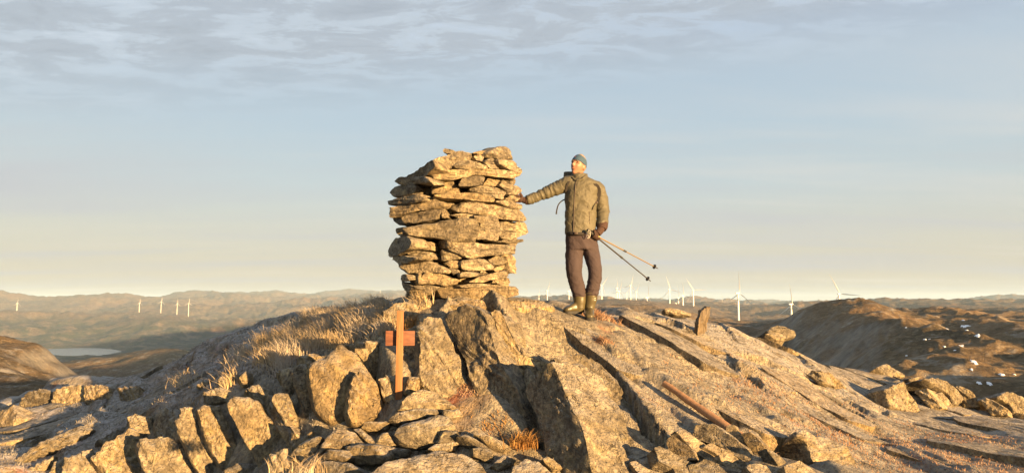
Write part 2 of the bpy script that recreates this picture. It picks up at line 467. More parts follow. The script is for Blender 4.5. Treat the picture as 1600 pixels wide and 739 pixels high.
Z = Z * (1 - 0.8 * flat_spot) + 0.8 * flat_spot * (ZB + 0.004 * fine)
def blur(A, n=2):
    for _ in range(n):
        A = np.pad(A, 1, mode='edge')
        A = 0.25 * A[:-2, 1:-1] + 0.5 * A[1:-1, 1:-1] + 0.25 * A[2:, 1:-1]
        A = np.pad(A, ((0, 0), (1, 1)), mode='edge'); A = 0.25 * A[:, :-2] + 0.5 * A[:, 1:-1] + 0.25 * A[:, 2:]
    return A
Z = blur(Z.reshape(GX.shape), 2).ravel()
edge_d = np.minimum(np.minimum(gx + 13, 13 - gx), 18 - gy)
Z -= 0.9 * sstep(1.2, 0.0, edge_d)

def setup_lookup():
    global ZG
    ZG = Z.reshape(len(AY), len(AX))
setup_lookup()
def ground_z(x, y):
    x = np.clip(np.atleast_1d(x).astype(float), AX[0], AX[-1] - 1e-6); y = np.clip(np.atleast_1d(y).astype(float), AY[0], AY[-1] - 1e-6)
    i = np.clip(np.searchsorted(AX, x, side='right') - 1, 0, len(AX) - 2); j = np.clip(np.searchsorted(AY, y, side='right') - 1, 0, len(AY) - 2)
    tx = (x - AX[i]) / (AX[i + 1] - AX[i]); ty = (y - AY[j]) / (AY[j + 1] - AY[j])
    return (ZG[j, i] * (1 - tx) + ZG[j, i + 1] * tx) * (1 - ty) + (ZG[j + 1, i] * (1 - tx) + ZG[j + 1, i + 1] * tx) * ty
def G(px, py, far=17.0):
    """first point of the summit's ground seen at a pixel"""
    d = P(px, py, 1.0)
    Ys = np.arange(3.2, far, 0.01)
    g = d[2] * Ys - ground_z(d[0] * Ys, Ys)
    k = np.where(g <= 0)[0]
    Y = Ys[k[0]] if len(k) else Ys[np.argmin(g[:1000])]
    return d * Y

# open joints in the bedrock: (pixel polyline, width m, depth m)
CRACKS = [
    ([(757, 474), (765, 498), (790, 550), (812, 600), (838, 655), (850, 690)], 0.055, 0.30),
    ([(946, 577), (962, 606), (985, 634), (1005, 662), (1032, 696)], 0.028, 0.16),
    ([(941, 556), (950, 566), (960, 575), (1002, 579), (1032, 576)], 0.024, 0.07),
    ([(1118, 625), (1140, 655), (1165, 678)], 0.02, 0.07),
    ([(1134, 560), (1149, 578)], 0.02, 0.09), ([(1165, 590), (1185, 604)], 0.03, 0.09),
    ([(695, 474), (692, 481)], 0.02, 0.1), ([(1120, 500), (1140, 520)], 0.02, 0.06),
    ([(1150, 525), (1172, 530), (1200, 545)], 0.02, 0.06), ([(1225, 545), (1262, 570), (1290, 580)], 0.02, 0.07),
    ([(990, 484), (1010, 490), (1024, 494)], 0.03, 0.08), ([(1040, 505), (1062, 512)], 0.03, 0.07), ([(1050, 532), (1110, 548), (1160, 575)], 0.015, 0.05),
    ([(960, 515), (1060, 540), (1160, 585), (1250, 630)], 0.028, 0.07), ([(1000, 500), (1100, 528), (1200, 568), (1290, 615)], 0.026, 0.08),
    ([(1060, 560), (1130, 600), (1200, 650)], 0.026, 0.08), ([(1130, 515), (1220, 556), (1320, 605), (1380, 640)], 0.03, 0.08), ([(1180, 625), (1260, 665), (1330, 690)], 0.028, 0.07),
    ([(1280, 640), (1400, 690), (1500, 730)], 0.03, 0.06), ([(870, 520), (930, 545), (945, 565)], 0.024, 0.06), ([(985, 600), (1040, 640), (1090, 680)], 0.024, 0.08), ([(1240, 600), (1340, 655)], 0.026, 0.07),
    ([(300, 560), (270, 610), (230, 650)], 0.03, 0.1), ([(180, 610), (150, 650), (90, 680)], 0.03, 0.1), ([(350, 545), (330, 600), (300, 640)], 0.03, 0.08),
    ([(1330, 633), (1350, 645)], 0.03, 0.06), ([(575, 560), (590, 592), (600, 625)], 0.05, 0.2),
]
world_cracks = []
for poly, w, d in CRACKS:
    q = np.array([G(*c)[:2] for c in poly]); world_cracks.append((q, w, d))
for q, w, d in world_cracks:
    best = np.full(len(gx), 1e9)
    m = (gx > q[:, 0].min() - 0.4) & (gx < q[:, 0].max() + 0.4) & (gy > q[:, 1].min() - 0.4) & (gy < q[:, 1].max() + 0.4)
    p = np.stack([gx[m], gy[m]], 1)
    b = np.full(m.sum(), 1e9); sg = np.zeros(m.sum())
    fade = 0.35 + 0.65 * sstep(-0.25, 0.25, perlin(np.stack([p[:, 0] * 1.7, p[:, 1] * 1.7, np.full(len(p), 3.3 * len(q))], 1)))
    if len(q) > 2 and d < 0.095: w, d = 0.045, d * 0.6
    else: fade = 1.0
    wob = 0.03 * perlin(np.stack([p[:, 0] * 5, p[:, 1] * 5, np.zeros(len(p))], 1))
    for a, c in zip(q[:-1], q[1:]):
        ab = c - a; t = np.clip(((p - a) @ ab) / (ab @ ab), 0, 1)
        dd = np.linalg.norm(p - (a + t[:, None] * ab), axis=1); cl = dd < b
        sg = np.where(cl, np.sign(ab[0] * (p[:, 1] - a[1]) - ab[1] * (p[:, 0] - a[0])), sg); b = np.where(cl, dd, b)
    Z[m] -= fade * d * np.exp(-((np.maximum(b + wob, 0)) / w) ** 4)
    Z[m] += 0.8 * fade * d * np.where(sg > 0, 1, 0) * np.exp(-(b / 0.22)) * sstep(0.0, 0.03, b) * sstep(0.4, 0.2, b)
# the dark hollow left of the big boulder at the right, and the slot under the rubble
for px, py, rx, ry, d in [(1238, 700, 0.17, 0.22, 0.30), (1226, 682, 0.12, 0.10, 0.12)]:
    c = G(px, py); Z -= d * np.exp(-(((gx - c[0]) / rx) ** 2 + ((gy - c[1]) / ry) ** 2) ** 2)
setup_lookup()
me = mesh_np('rocky_summit', np.stack([gx, gy, Z], 1), grid_faces(len(AX), len(AY)))
smooth(me)
me.attributes.new('veg', 'FLOAT', 'POINT').data.foreach_set('value', np.clip(veg, 0, 1).astype(np.float32))
frost = np.clip(0.22 + 0.22 * sstep(0.3, 2.2, gx) + 0.9 * sstep(-1.6, -3.0, gx + 0.2 * (gy - 7)) + 0.25 * sstep(7.4, 9.0, gy) + 0.25 * vegn, 0, 1)
me.attributes.new('frost', 'FLOAT', 'POINT').data.foreach_set('value', frost.astype(np.float32))
summit = obj('rocky_summit', me, MAT['ground'])
tag(summit, 'frosted lichen covered bedrock summit sloping to both sides', kind='structure')

# ------------------------------------------------------------------ the land beyond, out to the horizon
def E(py):   # slope of the sight line through a row (about)
    u = (H0 / 2 - py) / F
    return (math.sin(PITCH) + math.cos(PITCH) * u) / (math.cos(PITCH) - math.sin(PITCH) * u)
def AZ(px):
    return math.atan((px - W0 / 2) / F)
FAR = []
def col(px, *rp):
    for r, py in rp: FAR.append((AZ(px), math.log(r), E(py)))
col(-150, (25, 760), (60, 760), (200, 640), (400, 545), (700, 590), (1300, 570), (2600, 545), (3600, 520), (5500, 482), (9000, 470), (20000, 476))
col(0, (25, 735), (60, 735), (200, 625), (400, 542), (700, 600), (1300, 575), (2600, 562), (3400, 546), (4100, 515), (5500, 484), (9000, 473), (20000, 476))
col(50, (60, 730), (200, 630), (400, 552), (700, 610), (1300, 578), (2600, 563), (3300, 551), (4100, 516), (5500, 487), (9000, 475))
col(100, (25, 725), (60, 725), (200, 640), (400, 580), (700, 625), (1300, 578), (2600, 562.5), (3200, 553.5), (4100, 518), (5500, 490), (9000, 476), (20000, 477))
col(160, (60, 720), (200, 660), (400, 620), (700, 620), (1300, 570), (2600, 562), (3200, 551), (4100, 520), (5500, 488), (9000, 472))
col(220, (25, 720), (60, 715), (200, 680), (700, 600), (1200, 562), (2200, 570), (3200, 535), (4100, 512), (5500, 482), (9000, 472), (20000, 477))
col(280, (60, 700), (200, 680), (700, 575), (1000, 555), (2000, 565), (3200, 530), (4100, 510), (5500, 484), (9000, 464))
col(350, (25, 680), (60, 690), (200, 660), (1000, 575), (2000, 560), (3200, 525), (4100, 507), (5500, 483), (9000, 461), (20000, 477))
col(440, (60, 650), (200, 640), (1000, 570), (2000, 550), (3200, 520), (4100, 503), (5500, 482), (9000, 459))
col(530, (25, 620), (60, 640), (200, 590), (1000, 498), (2000, 490), (3200, 499), (4100, 498), (5500, 485), (9000, 461), (20000, 477))
col(620, (60, 620), (200, 560), (1000, 480), (2000, 476), (3200, 486), (5500, 482), (9000, 462))  # columns around here: unseen ridge behind the summit, raised to shade the left valley
col(720, (25, 600), (60, 610), (200, 545), (1000, 474), (2000, 472), (3200, 480), (6000, 480), (12000, 474), (30000, 474))
col(850, (25, 600), (60, 600), (200, 560), (900, 484), (2000, 478), (4000, 476), (8000, 474), (30000, 474))
col(950, (60, 590), (200, 555), (700, 500), (1200, 484), (2200, 477), (4000, 478), (9000, 474))
col(1020, (25, 620), (60, 600), (200, 560), (600, 510), (1200, 486), (2200, 479), (4000, 480), (9000, 475), (30000, 473))
col(1090, (60, 610), (200, 565), (500, 525), (1000, 497), (2200, 486), (4000, 481), (9000, 475))
col(1150, (25, 650), (60, 630), (200, 580), (500, 535), (1000, 515), (1800, 504), (3000, 488), (5000, 482), (9000, 475), (30000, 472))
col(1200, (60, 665), (130, 665), (200, 650), (280, 615), (340, 560), (420, 532), (600, 520), (1200, 510), (2200, 495), (4000, 484), (9000, 475))
col(1250, (25, 690), (60, 690), (130, 680), (200, 645), (270, 590), (340, 522), (400, 502), (500, 506), (1000, 505), (2200, 494), (4000, 485), (9000, 475), (30000, 472))
col(1310, (60, 695), (110, 675), (180, 635), (260, 562), (320, 498), (352, 478), (450, 488), (900, 500), (2500, 490), (9000, 476))
col(1360, (25, 700), (60, 695), (110, 655), (180, 603), (250, 536), (310, 487), (346, 471), (460, 485), (900, 498), (2500, 488), (9000, 477), (30000, 473))
col(1430, (60, 700), (110, 635), (180, 582), (260, 524), (330, 493), (380, 484), (500, 492), (900, 492), (2500, 486), (9000, 478))
col(1520, (25, 710), (60, 700), (110, 640), (200, 570), (300, 520), (420, 494), (560, 498), (800, 483), (1200, 490), (2500, 482), (9000, 478), (30000, 474))
col(1600, (60, 705), (110, 645), (200, 575), (320, 525), (460, 503), (650, 498), (900, 488), (2500, 482), (9000, 479))
col(1760, (25, 720), (60, 710), (110, 650), (220, 570), (420, 515), (900, 492), (2500, 484), (9000, 478), (30000, 475))
for a in (-80, -110, -140, -170, 80, 110, 140, 170):
    for r, e in ((25, -0.22), (60, -0.20), (200, -0.13), (500, -0.07), (1500, -0.045), (5000, -0.015), (12000, -0.002), (30000, -0.002)):
        FAR.append((math.radians(a), math.log(r), e * (1.0 if abs(a) > 75 else 1)))
FAR = np.array(FAR)
KA = 2.6
far_tps = TPS(FAR[:, :2] * np.array([KA, 1.0]), FAR[:, 2], lam=0.002)

_ga = np.linspace(-math.pi, math.pi, 721); _gl = np.linspace(math.log(20), math.log(60001), 240)
_gt = far_tps(np.stack([m.ravel() for m in np.meshgrid(_ga * KA, _gl)], 1)).reshape(len(_gl), len(_ga))
def bilin(tab, fi, fj):
    i = np.clip(np.floor(fi).astype(int), 0, tab.shape[1] - 2); j = np.clip(np.floor(fj).astype(int), 0, tab.shape[0] - 2)
    a, b = np.clip(fi - i, 0, 1), np.clip(fj - j, 0, 1)
    return (tab[j, i] * (1 - a) + tab[j, i + 1] * a) * (1 - b) + (tab[j + 1, i] * (1 - a) + tab[j + 1, i + 1] * a) * b
def far_lookup(ra, lr):
    return bilin(_gt, (ra + math.pi) / (2 * math.pi) * 720, (lr - _gl[0]) / (_gl[-1] - _gl[0]) * 239)
azs = np.concatenate([np.radians(np.arange(-180, -44, 2.0)), np.radians(np.linspace(-44, 44, 860)), np.radians(np.arange(46, 180, 2.0))])
rs = np.concatenate([np.array([0.0005]), np.exp(np.linspace(math.log(6), math.log(100), 70)), np.exp(np.linspace(math.log(103), math.log(600), 200)), np.exp(np.linspace(math.log(606), math.log(13000), 250)), np.exp(np.linspace(math.log(13500), math.log(22000), 16))])
RA, RR = np.meshgrid(azs, rs)
ra, rr = RA.ravel(), RR.ravel()
fx, fy = rr * np.sin(ra), rr * np.cos(ra)
def far_height(fx, fy):
    ra, rr = np.arctan2(fx, fy), np.hypot(fx, fy)
    Yf = np.maximum(np.cos(ra), 0.25) * rr       # sight-line slopes are per metre of forward distance inside the view
    scale = np.where(np.abs(ra) < 1.2, Yf, rr)
    lr = np.log(np.maximum(rr, 20.0))
    ee = far_lookup(ra, lr)
    z = ee * scale
    zero = np.zeros_like(fx)
    wx = fx + 0.0; wy = fy + 0.0
    n = zero.copy()
    for lam, amp in ((1800, 34), (800, 26), (380, 17), (170, 9.5), (75, 4.6), (34, 2.0), (15, 0.95), (7, 0.42), (3.2, 0.2)):
        w = sstep(0.9, 3.2, rr / lam) * sstep(0.0006, 0.002, lam / rr)
        if lam <= 400: base = ridged(np.stack([wx / lam * 0.9 - wy / lam * 0.35, wy / lam * 0.75 + wx / lam * 0.2, zero + lam], 1), 1) * 0.55 - 0.26
        else: base = perlin(np.stack([wx / lam, wy / lam, zero + lam], 1))
        n += w * amp * base * (1.6 + 0.5 * sstep(700, 400, rr) if lam <= 80 else 1.0)
    n *= np.clip(rr / 160.0, 0.15, 1.0) * (1.2 + 2.0 * sstep(2500, 5000, rr) * sstep(13000, 8500, rr))
    lake = np.exp(-((((ra - AZ(112)) / 0.058) ** 2) + ((np.log(np.maximum(rr, 1) / 3080.0)) / 0.12) ** 2) ** 2)
    z = z + n * (1 - 0.85 * lake)
    return z
fz = far_height(fx, fy)
nz_ = near_tps(np.stack([np.clip(fx, -25, 25), np.clip(fy, -25, 25)], 1))
near_w = sstep(24.0, 12.0, rr)
fz = fz * (1 - near_w) + (nz_ - 0.45) * near_w
fz[rr < 0.01] = -2.3
me = mesh_np('terrain', np.stack([fx, fy, fz], 1), grid_faces(len(azs), len(rs), wrap_u=True))
smooth(me)

def land_material():
    t = NT('heath_hills')
    co = t.node('ShaderNodeTexCoord').outputs['Object']
    geo = t.node('ShaderNodeNewGeometry')
    nz = t.node('ShaderNodeSeparateXYZ', {0: geo.outputs['Normal']}).outputs[2]
    n0 = t.noise(co, 0.0022, 6, 0.6)
    n1 = t.noise(co, 0.017, 8, 0.68, 0.4)
    n2 = t.noise(co, 0.11, 8, 0.7, 0.3)
    col = t.ramp(t.math('ADD', t.math('MULTIPLY', n1, 0.6), t.math('MULTIPLY', n2, 0.4)),
                 [(0.30, (0.035, 0.030, 0.020)), (0.43, (0.085, 0.062, 0.035)), (0.52, (0.15, 0.102, 0.055)), (0.62, (0.21, 0.15, 0.085)), (0.75, (0.24, 0.205, 0.15))])
    col = t.mix(t.math('MULTIPLY', t.rng(n0, 0.48, 0.62), 0.45, True), col, (0.20, 0.10, 0.045))
    n3 = t.noise(co, 0.55, 7, 0.75, 0.4)
    col = t.mix(t.math('MULTIPLY', t.rng(n3, 0.50, 0.64), 0.6, True), col, (0.035, 0.028, 0.018))
    col = t.mix(t.math('MULTIPLY', t.rng(n3, 0.46, 0.36), 0.5, True), col, (0.33, 0.265, 0.17))
    steep = t.rng(nz, 0.93, 0.70)
    rockc = t.ramp(n2, [(0.3, (0.10, 0.095, 0.085)), (0.6, (0.25, 0.235, 0.205)), (0.8, (0.36, 0.34, 0.30))])
    rm = t.math('MULTIPLY', t.math('MAXIMUM', steep, t.rng(n2, 0.55, 0.66)), 0.75, True)
    col = t.mix(rm, col, rockc)
    # conifer wood low in the valley
    z = t.node('ShaderNodeSeparateXYZ', {0: geo.outputs['Position']}).outputs[2]
    wood = t.math('MULTIPLY', t.rng(z, -70.0, -125.0), t.rng(t.noise(co, 0.012, 5, 0.65), 0.40, 0.55), True)
    wcol = t.ramp(t.noise(co, 0.20, 4, 0.7), [(0.3, (0.012, 0.020, 0.010)), (0.7, (0.045, 0.055, 0.028))])
    col = t.mix(t.math('MULTIPLY', wood, 0.85), col, wcol)
    h = t.math('ADD', t.math('MULTIPLY', n2, 1.6), t.math('MULTIPLY', t.noise(co, 0.7, 5, 0.7), 0.25))
    nr = t.bump(h, 1.0, 1.3)
    return t.finish(col, 0.95, nr, 0.1)
MAT['land'] = land_material()
terrain = obj('terrain', me, MAT['land'])
tag(terrain, 'brown heath hills and valley stretching away to the horizon', kind='structure')

# the lake in the valley
def lake_mesh():
    V = [(0, 0, 0)]; c = P(114, 553, 2720)
    N = 64
    ca, cr = AZ(114), 3080.0
    zc = -E_lake
    V = []
    for k in range(N):
        t = 2 * math.pi * k / N
        a = ca + math.cos(t) * 0.055; r = cr * math.exp(math.sin(t) * 0.11)
        V.append((r * math.sin(a), r * math.cos(a), zc))
    return V
E_lake = -(E(552.5) * 3080 * math.cos(AZ(114)))
lv = lake_mesh()
me = mesh_np('lake', np.array(lv), [list(range(len(lv)))[::-1]])
t = NT('lake_water')
lw = t.bump(t.noise(t.mapping(t.node('ShaderNodeTexCoord').outputs['Object'], (1, 1, 1)), 0.25, 4, 0.6), 0.25, 0.5)
MAT['water'] = t.finish((0.03, 0.045, 0.055), 0.18, lw, 0.5)
lake = obj('lake', me, MAT['water'])
tag(lake, 'pale still lake in the shaded valley', kind='structure')

# snow patches left on the dark hill at the right
def far_ray(px, py, lo=60, hi=1500):
    d = P(px, py, 1.0)
    Ys = np.exp(np.linspace(math.log(lo), math.log(hi), 1500))
    g = d[2] * Ys - far_height(d[0] * Ys, Ys)
    k = np.where(g <= 0)[0]
    return d * (Ys[k[0]] if len(k) else 300.0)
MAT['snow'] = plain('old_snow', (0.82, 0.83, 0.85), 0.7, 0.3, var=0.05, scale=0.6, bump=1, bdist=0.05)
rnd = random.Random(5)
SNOW = [(1508, 510, 22), (1528, 524, 16), (1445, 531, 8), (1452, 530, 6), (1500, 540, 12), (1476, 543, 8), (1504, 540, 6), (1492, 548, 6), (1522, 566, 18), (1518, 579, 8), (1565, 586, 14), (1585, 585, 7),
        (1530, 600, 14), (1546, 600, 14), (1415, 512, 7), (1480, 514, 9), (1512, 516, 10), (1416, 556, 6), (1505, 500, 8)]
for px, py, wpx in SNOW:
    c = far_ray(px, py); hw = wpx / F * c[1] * 0.36
    N = 18; ring = []
    for k in range(N):
        a = 2 * math.pi * k / N; q = rnd.uniform(0.45, 1.3)
        ring.append((math.cos(a) * hw * q, math.sin(a) * hw * q * rnd.uniform(1.2, 2.0)))
    V2 = [(c[0], c[1])] + [(c[0] + x * 0.55, c[1] + y * 0.55) for x, y in ring] + [(c[0] + x, c[1] + y) for x, y in ring]
    V2 = np.array(V2)
    zz = far_height(V2[:, 0], V2[:, 1]) + np.concatenate([[0.16], np.full(N, 0.13), np.full(N, -0.3)])
    fc = [[0, 1 + k, 1 + (k + 1) % N] for k in range(N)] + [[1 + k, 1 + N + k, 1 + N + (k + 1) % N, 1 + (k + 1) % N] for k in range(N)]
    me = mesh_np('snow_patch', np.column_stack([V2, zz]), fc); smooth(me)
    obj('snow_patch', me, MAT['snow'], terrain)

# the evening air between here and the far hills
def box_mesh(x0, x1, y0, y1, z0, z1):
    v = [(x, y, z) for x in (x0, x1) for y in (y0, y1) for z in (z0, z1)]
    f = [(0, 1, 3, 2), (4, 6, 7, 5), (0, 4, 5, 1), (2, 3, 7, 6), (0, 2, 6, 4), (1, 5, 7, 3)]
    return mesh_np('haze', np.array(v), f)
zlow = float(fz.min()) - 2.0; zhigh = max(float(fz.max()), 150.0) + 5
t = NT('haze_air')
pv = t.node('ShaderNodeVolumePrincipled', {'Color': (0.52, 0.74, 1.0), 'Density': 0.00006, 'Anisotropy': 0.0})
t.l.new(pv.outputs[0], t.out.inputs['Volume'])
haze = obj('haze', box_mesh(-22500, 22500, -22500, 22500, zlow, zhigh), t.m)
tag(haze, 'thin evening haze over the far hills', kind='stuff')
# ------------------------------------------------------------------ stones
def ndir(az, el):
    a, e = math.radians(az), math.radians(el)
    return np.array([math.sin(a) * math.cos(e), -math.cos(a) * math.cos(e), math.sin(e)])
def resample(poly, M):
    p = np.asarray(poly, float); q = np.roll(p, -1, 0)
    L = np.linalg.norm(q - p, axis=1); cum = np.concatenate([[0], np.cumsum(L)])
    s = np.linspace(0, cum[-1], M, endpoint=False)
    k = np.clip(np.searchsorted(cum, s, side='right') - 1, 0, len(p) - 1)
    t = (s - cum[k]) / np.maximum(L[k], 1e-9)
    return p[k] + (q[k] - p[k]) * t[:, None]
def stone_from_outline(O3, n, thick, seed, dome=0.02, rough=1.0, cuts=9, ext=None, bevel=None, strata=0.0, layer=(0, 0, 1), cut_lo=0.86, taper=0.8, res=None, grow=1.03):
    """closed stone whose face towards n has the outline O3; the body runs back along ext"""
    rs_ = np.random.RandomState(seed)
    O3 = np.asarray(O3, float)
    a = O3; b = np.roll(O3, -1, 0)
    c0 = O3.mean(0)
    cr = np.linalg.norm(np.cross(a - c0, b - c0), axis=1) + 1e-12
    c = (((a + b + c0) / 3) * cr[:, None]).sum(0) / cr.sum()
    size = float(np.linalg.norm(O3 - c, axis=1).mean())
    small = float(np.sqrt(cr.sum() / 2))
    if res is None: res = 56 if size < 0.12 else (90 if size < 0.35 else 130)
    R = resample(O3, res)
    R = 0.5 * R + 0.25 * np.roll(R, 1, 0) + 0.25 * np.roll(R, -1, 0) if res > 60 else R
    R = c + (R - c) * grow
    n = n / np.linalg.norm(n)
    ext = -n if ext is None else np.asarray(ext, float) / np.linalg.norm(ext)
    if bevel is None: bevel = min(0.10 * small, 0.035)
    fr = np.array([0.12, 0.26, 0.40, 0.53, 0.65, 0.76, 0.86, 0.94]) if size < 0.35 else np.array([0.06, 0.13, 0.2, 0.28, 0.36, 0.44, 0.52, 0.6, 0.68, 0.75, 0.82, 0.88, 0.93, 0.97])
    rows = []
    for s in fr: rows.append((s, n * dome * (1 - s ** 3)))
    rows.append((1.0 - 0.35 * bevel / max(size, 0.02), n * 0.0))
    ds = np.array([0.0, 0.12, 0.28, 0.46, 0.64, 0.8, 0.92])
    for d in ds:
        rows.append((1.0 - (1 - taper) * d ** 1.5, ext * (bevel * 0.7 + (thick - bevel) * d)))
    rows.append((taper * 0.85, ext * thick)); rows.append((taper * 0.4, ext * thick * 1.02))
    V = [c + n * dome]
    for s, o in rows: V.extend(c + (R - c) * s + o)
    V.append(c + ext * thick * 1.03)
    V = np.array(V); M = res; K = len(rows)
    ctr = c + ext * thick * 0.45
    # chips and split faces: planes that shear corners off
    for k in range(cuts):
        d = rs_.randn(3); d /= np.linalg.norm(d)
        if d @ n > 0.80: continue
        h = (V - ctr) @ d
        lim = h.max() * rs_.uniform(cut_lo, 0.98)
        over = np.maximum(h - lim, 0)
        V = V - d * (over * rs_.uniform(0.8, 1.0))[:, None]
    lay = np.asarray(layer, float); lay /= np.linalg.norm(lay)
    rad = V - ctr; rad -= np.outer(rad @ lay, lay); rl = np.linalg.norm(rad, axis=1)[:, None]; rad = rad / np.maximum(rl, 1e-6)
    if strata:
        h1 = (V @ lay)
        q = np.stack([h1 * 34 + 1.2 * perlin(V * 3 + seed), V[:, 0] * 2.0, V[:, 1] * 2.0 + seed], 1)
        V = V + rad * (strata * np.sign(perlin(q)) * np.abs(perlin(q)) ** 0.6)[:, None]
    amp = rough * small
    dv = V - ctr; dv /= np.linalg.norm(dv, axis=1)[:, None] + 1e-9
    for f, w in ((2.2, 0.024), (5.0, 0.012)):
        ch = fbm(V * (f / max(small, 0.05)) + seed * 1.9, 2)
        V = V + dv * (amp * w * np.round(ch * 3.2) / 1.6)[:, None]
    sc = 1.0 / max(small, 0.04)
    for f, w in ((0.9, 0.055), (2.3, 0.028), (5.5, 0.014), (12.0, 0.006)):
        pn = V * (f * sc) + seed * 3.7
        V = V + amp * w * np.stack([fbm(pn, 2), fbm(pn + 31.7, 2), fbm(pn + 77.1, 2)], 1)
    faces = [[0, 1 + (i + 1) % M, 1 + i] for i in range(M)]
    for k in range(K - 1):
        b0 = 1 + k * M; b1 = b0 + M
        faces += [[b0 + i, b0 + (i + 1) % M, b1 + (i + 1) % M, b1 + i] for i in range(M)]
    last = 1 + (K - 1) * M; tip = len(V) - 1
    faces += [[last + i, last + (i + 1) % M, tip] for i in range(M)]
    return V, faces
def orient(V, faces):
    me = mesh_np('m', V, faces)
    bm = bmesh.new(); bm.from_mesh(me); bmesh.ops.recalc_face_normals(bm, faces=bm.faces); bm.to_mesh(me); bm.free()
    return me
def on_plane(poly, p0, n):
    out = []
    for px, py in poly:
        d = P(px, py, 1.0); out.append(d * ((p0 @ n) / (d @ n)))
    return np.array(out)
_seed = [100]
def outline_stone(name, poly, p0, az, el, thick, mat, parent=None, base=None, **kw):
    """a stone traced on a tilted plane through p0 (normal az/el), running thick metres back"""
    _seed[0] += 1
    n = ndir(az, el)
    if 'ext' in kw and isinstance(kw['ext'], tuple) and len(kw['ext']) == 2: kw['ext'] = -ndir(*kw['ext'])
    V, f = stone_from_outline(on_plane(poly, p0, n), n, thick, _seed[0], **kw)
    if base is None:
        base = np.array([V[:, 0].mean(), V[:, 1].mean(), V[:, 2].min()])
        if parent is not None: base = np.array(parent.location)
    me = orient(V - base, f); me.name = name
    smooth(me, 38)
    o = obj(name, me, mat, parent, None if parent is not None else tuple(base))
    return o

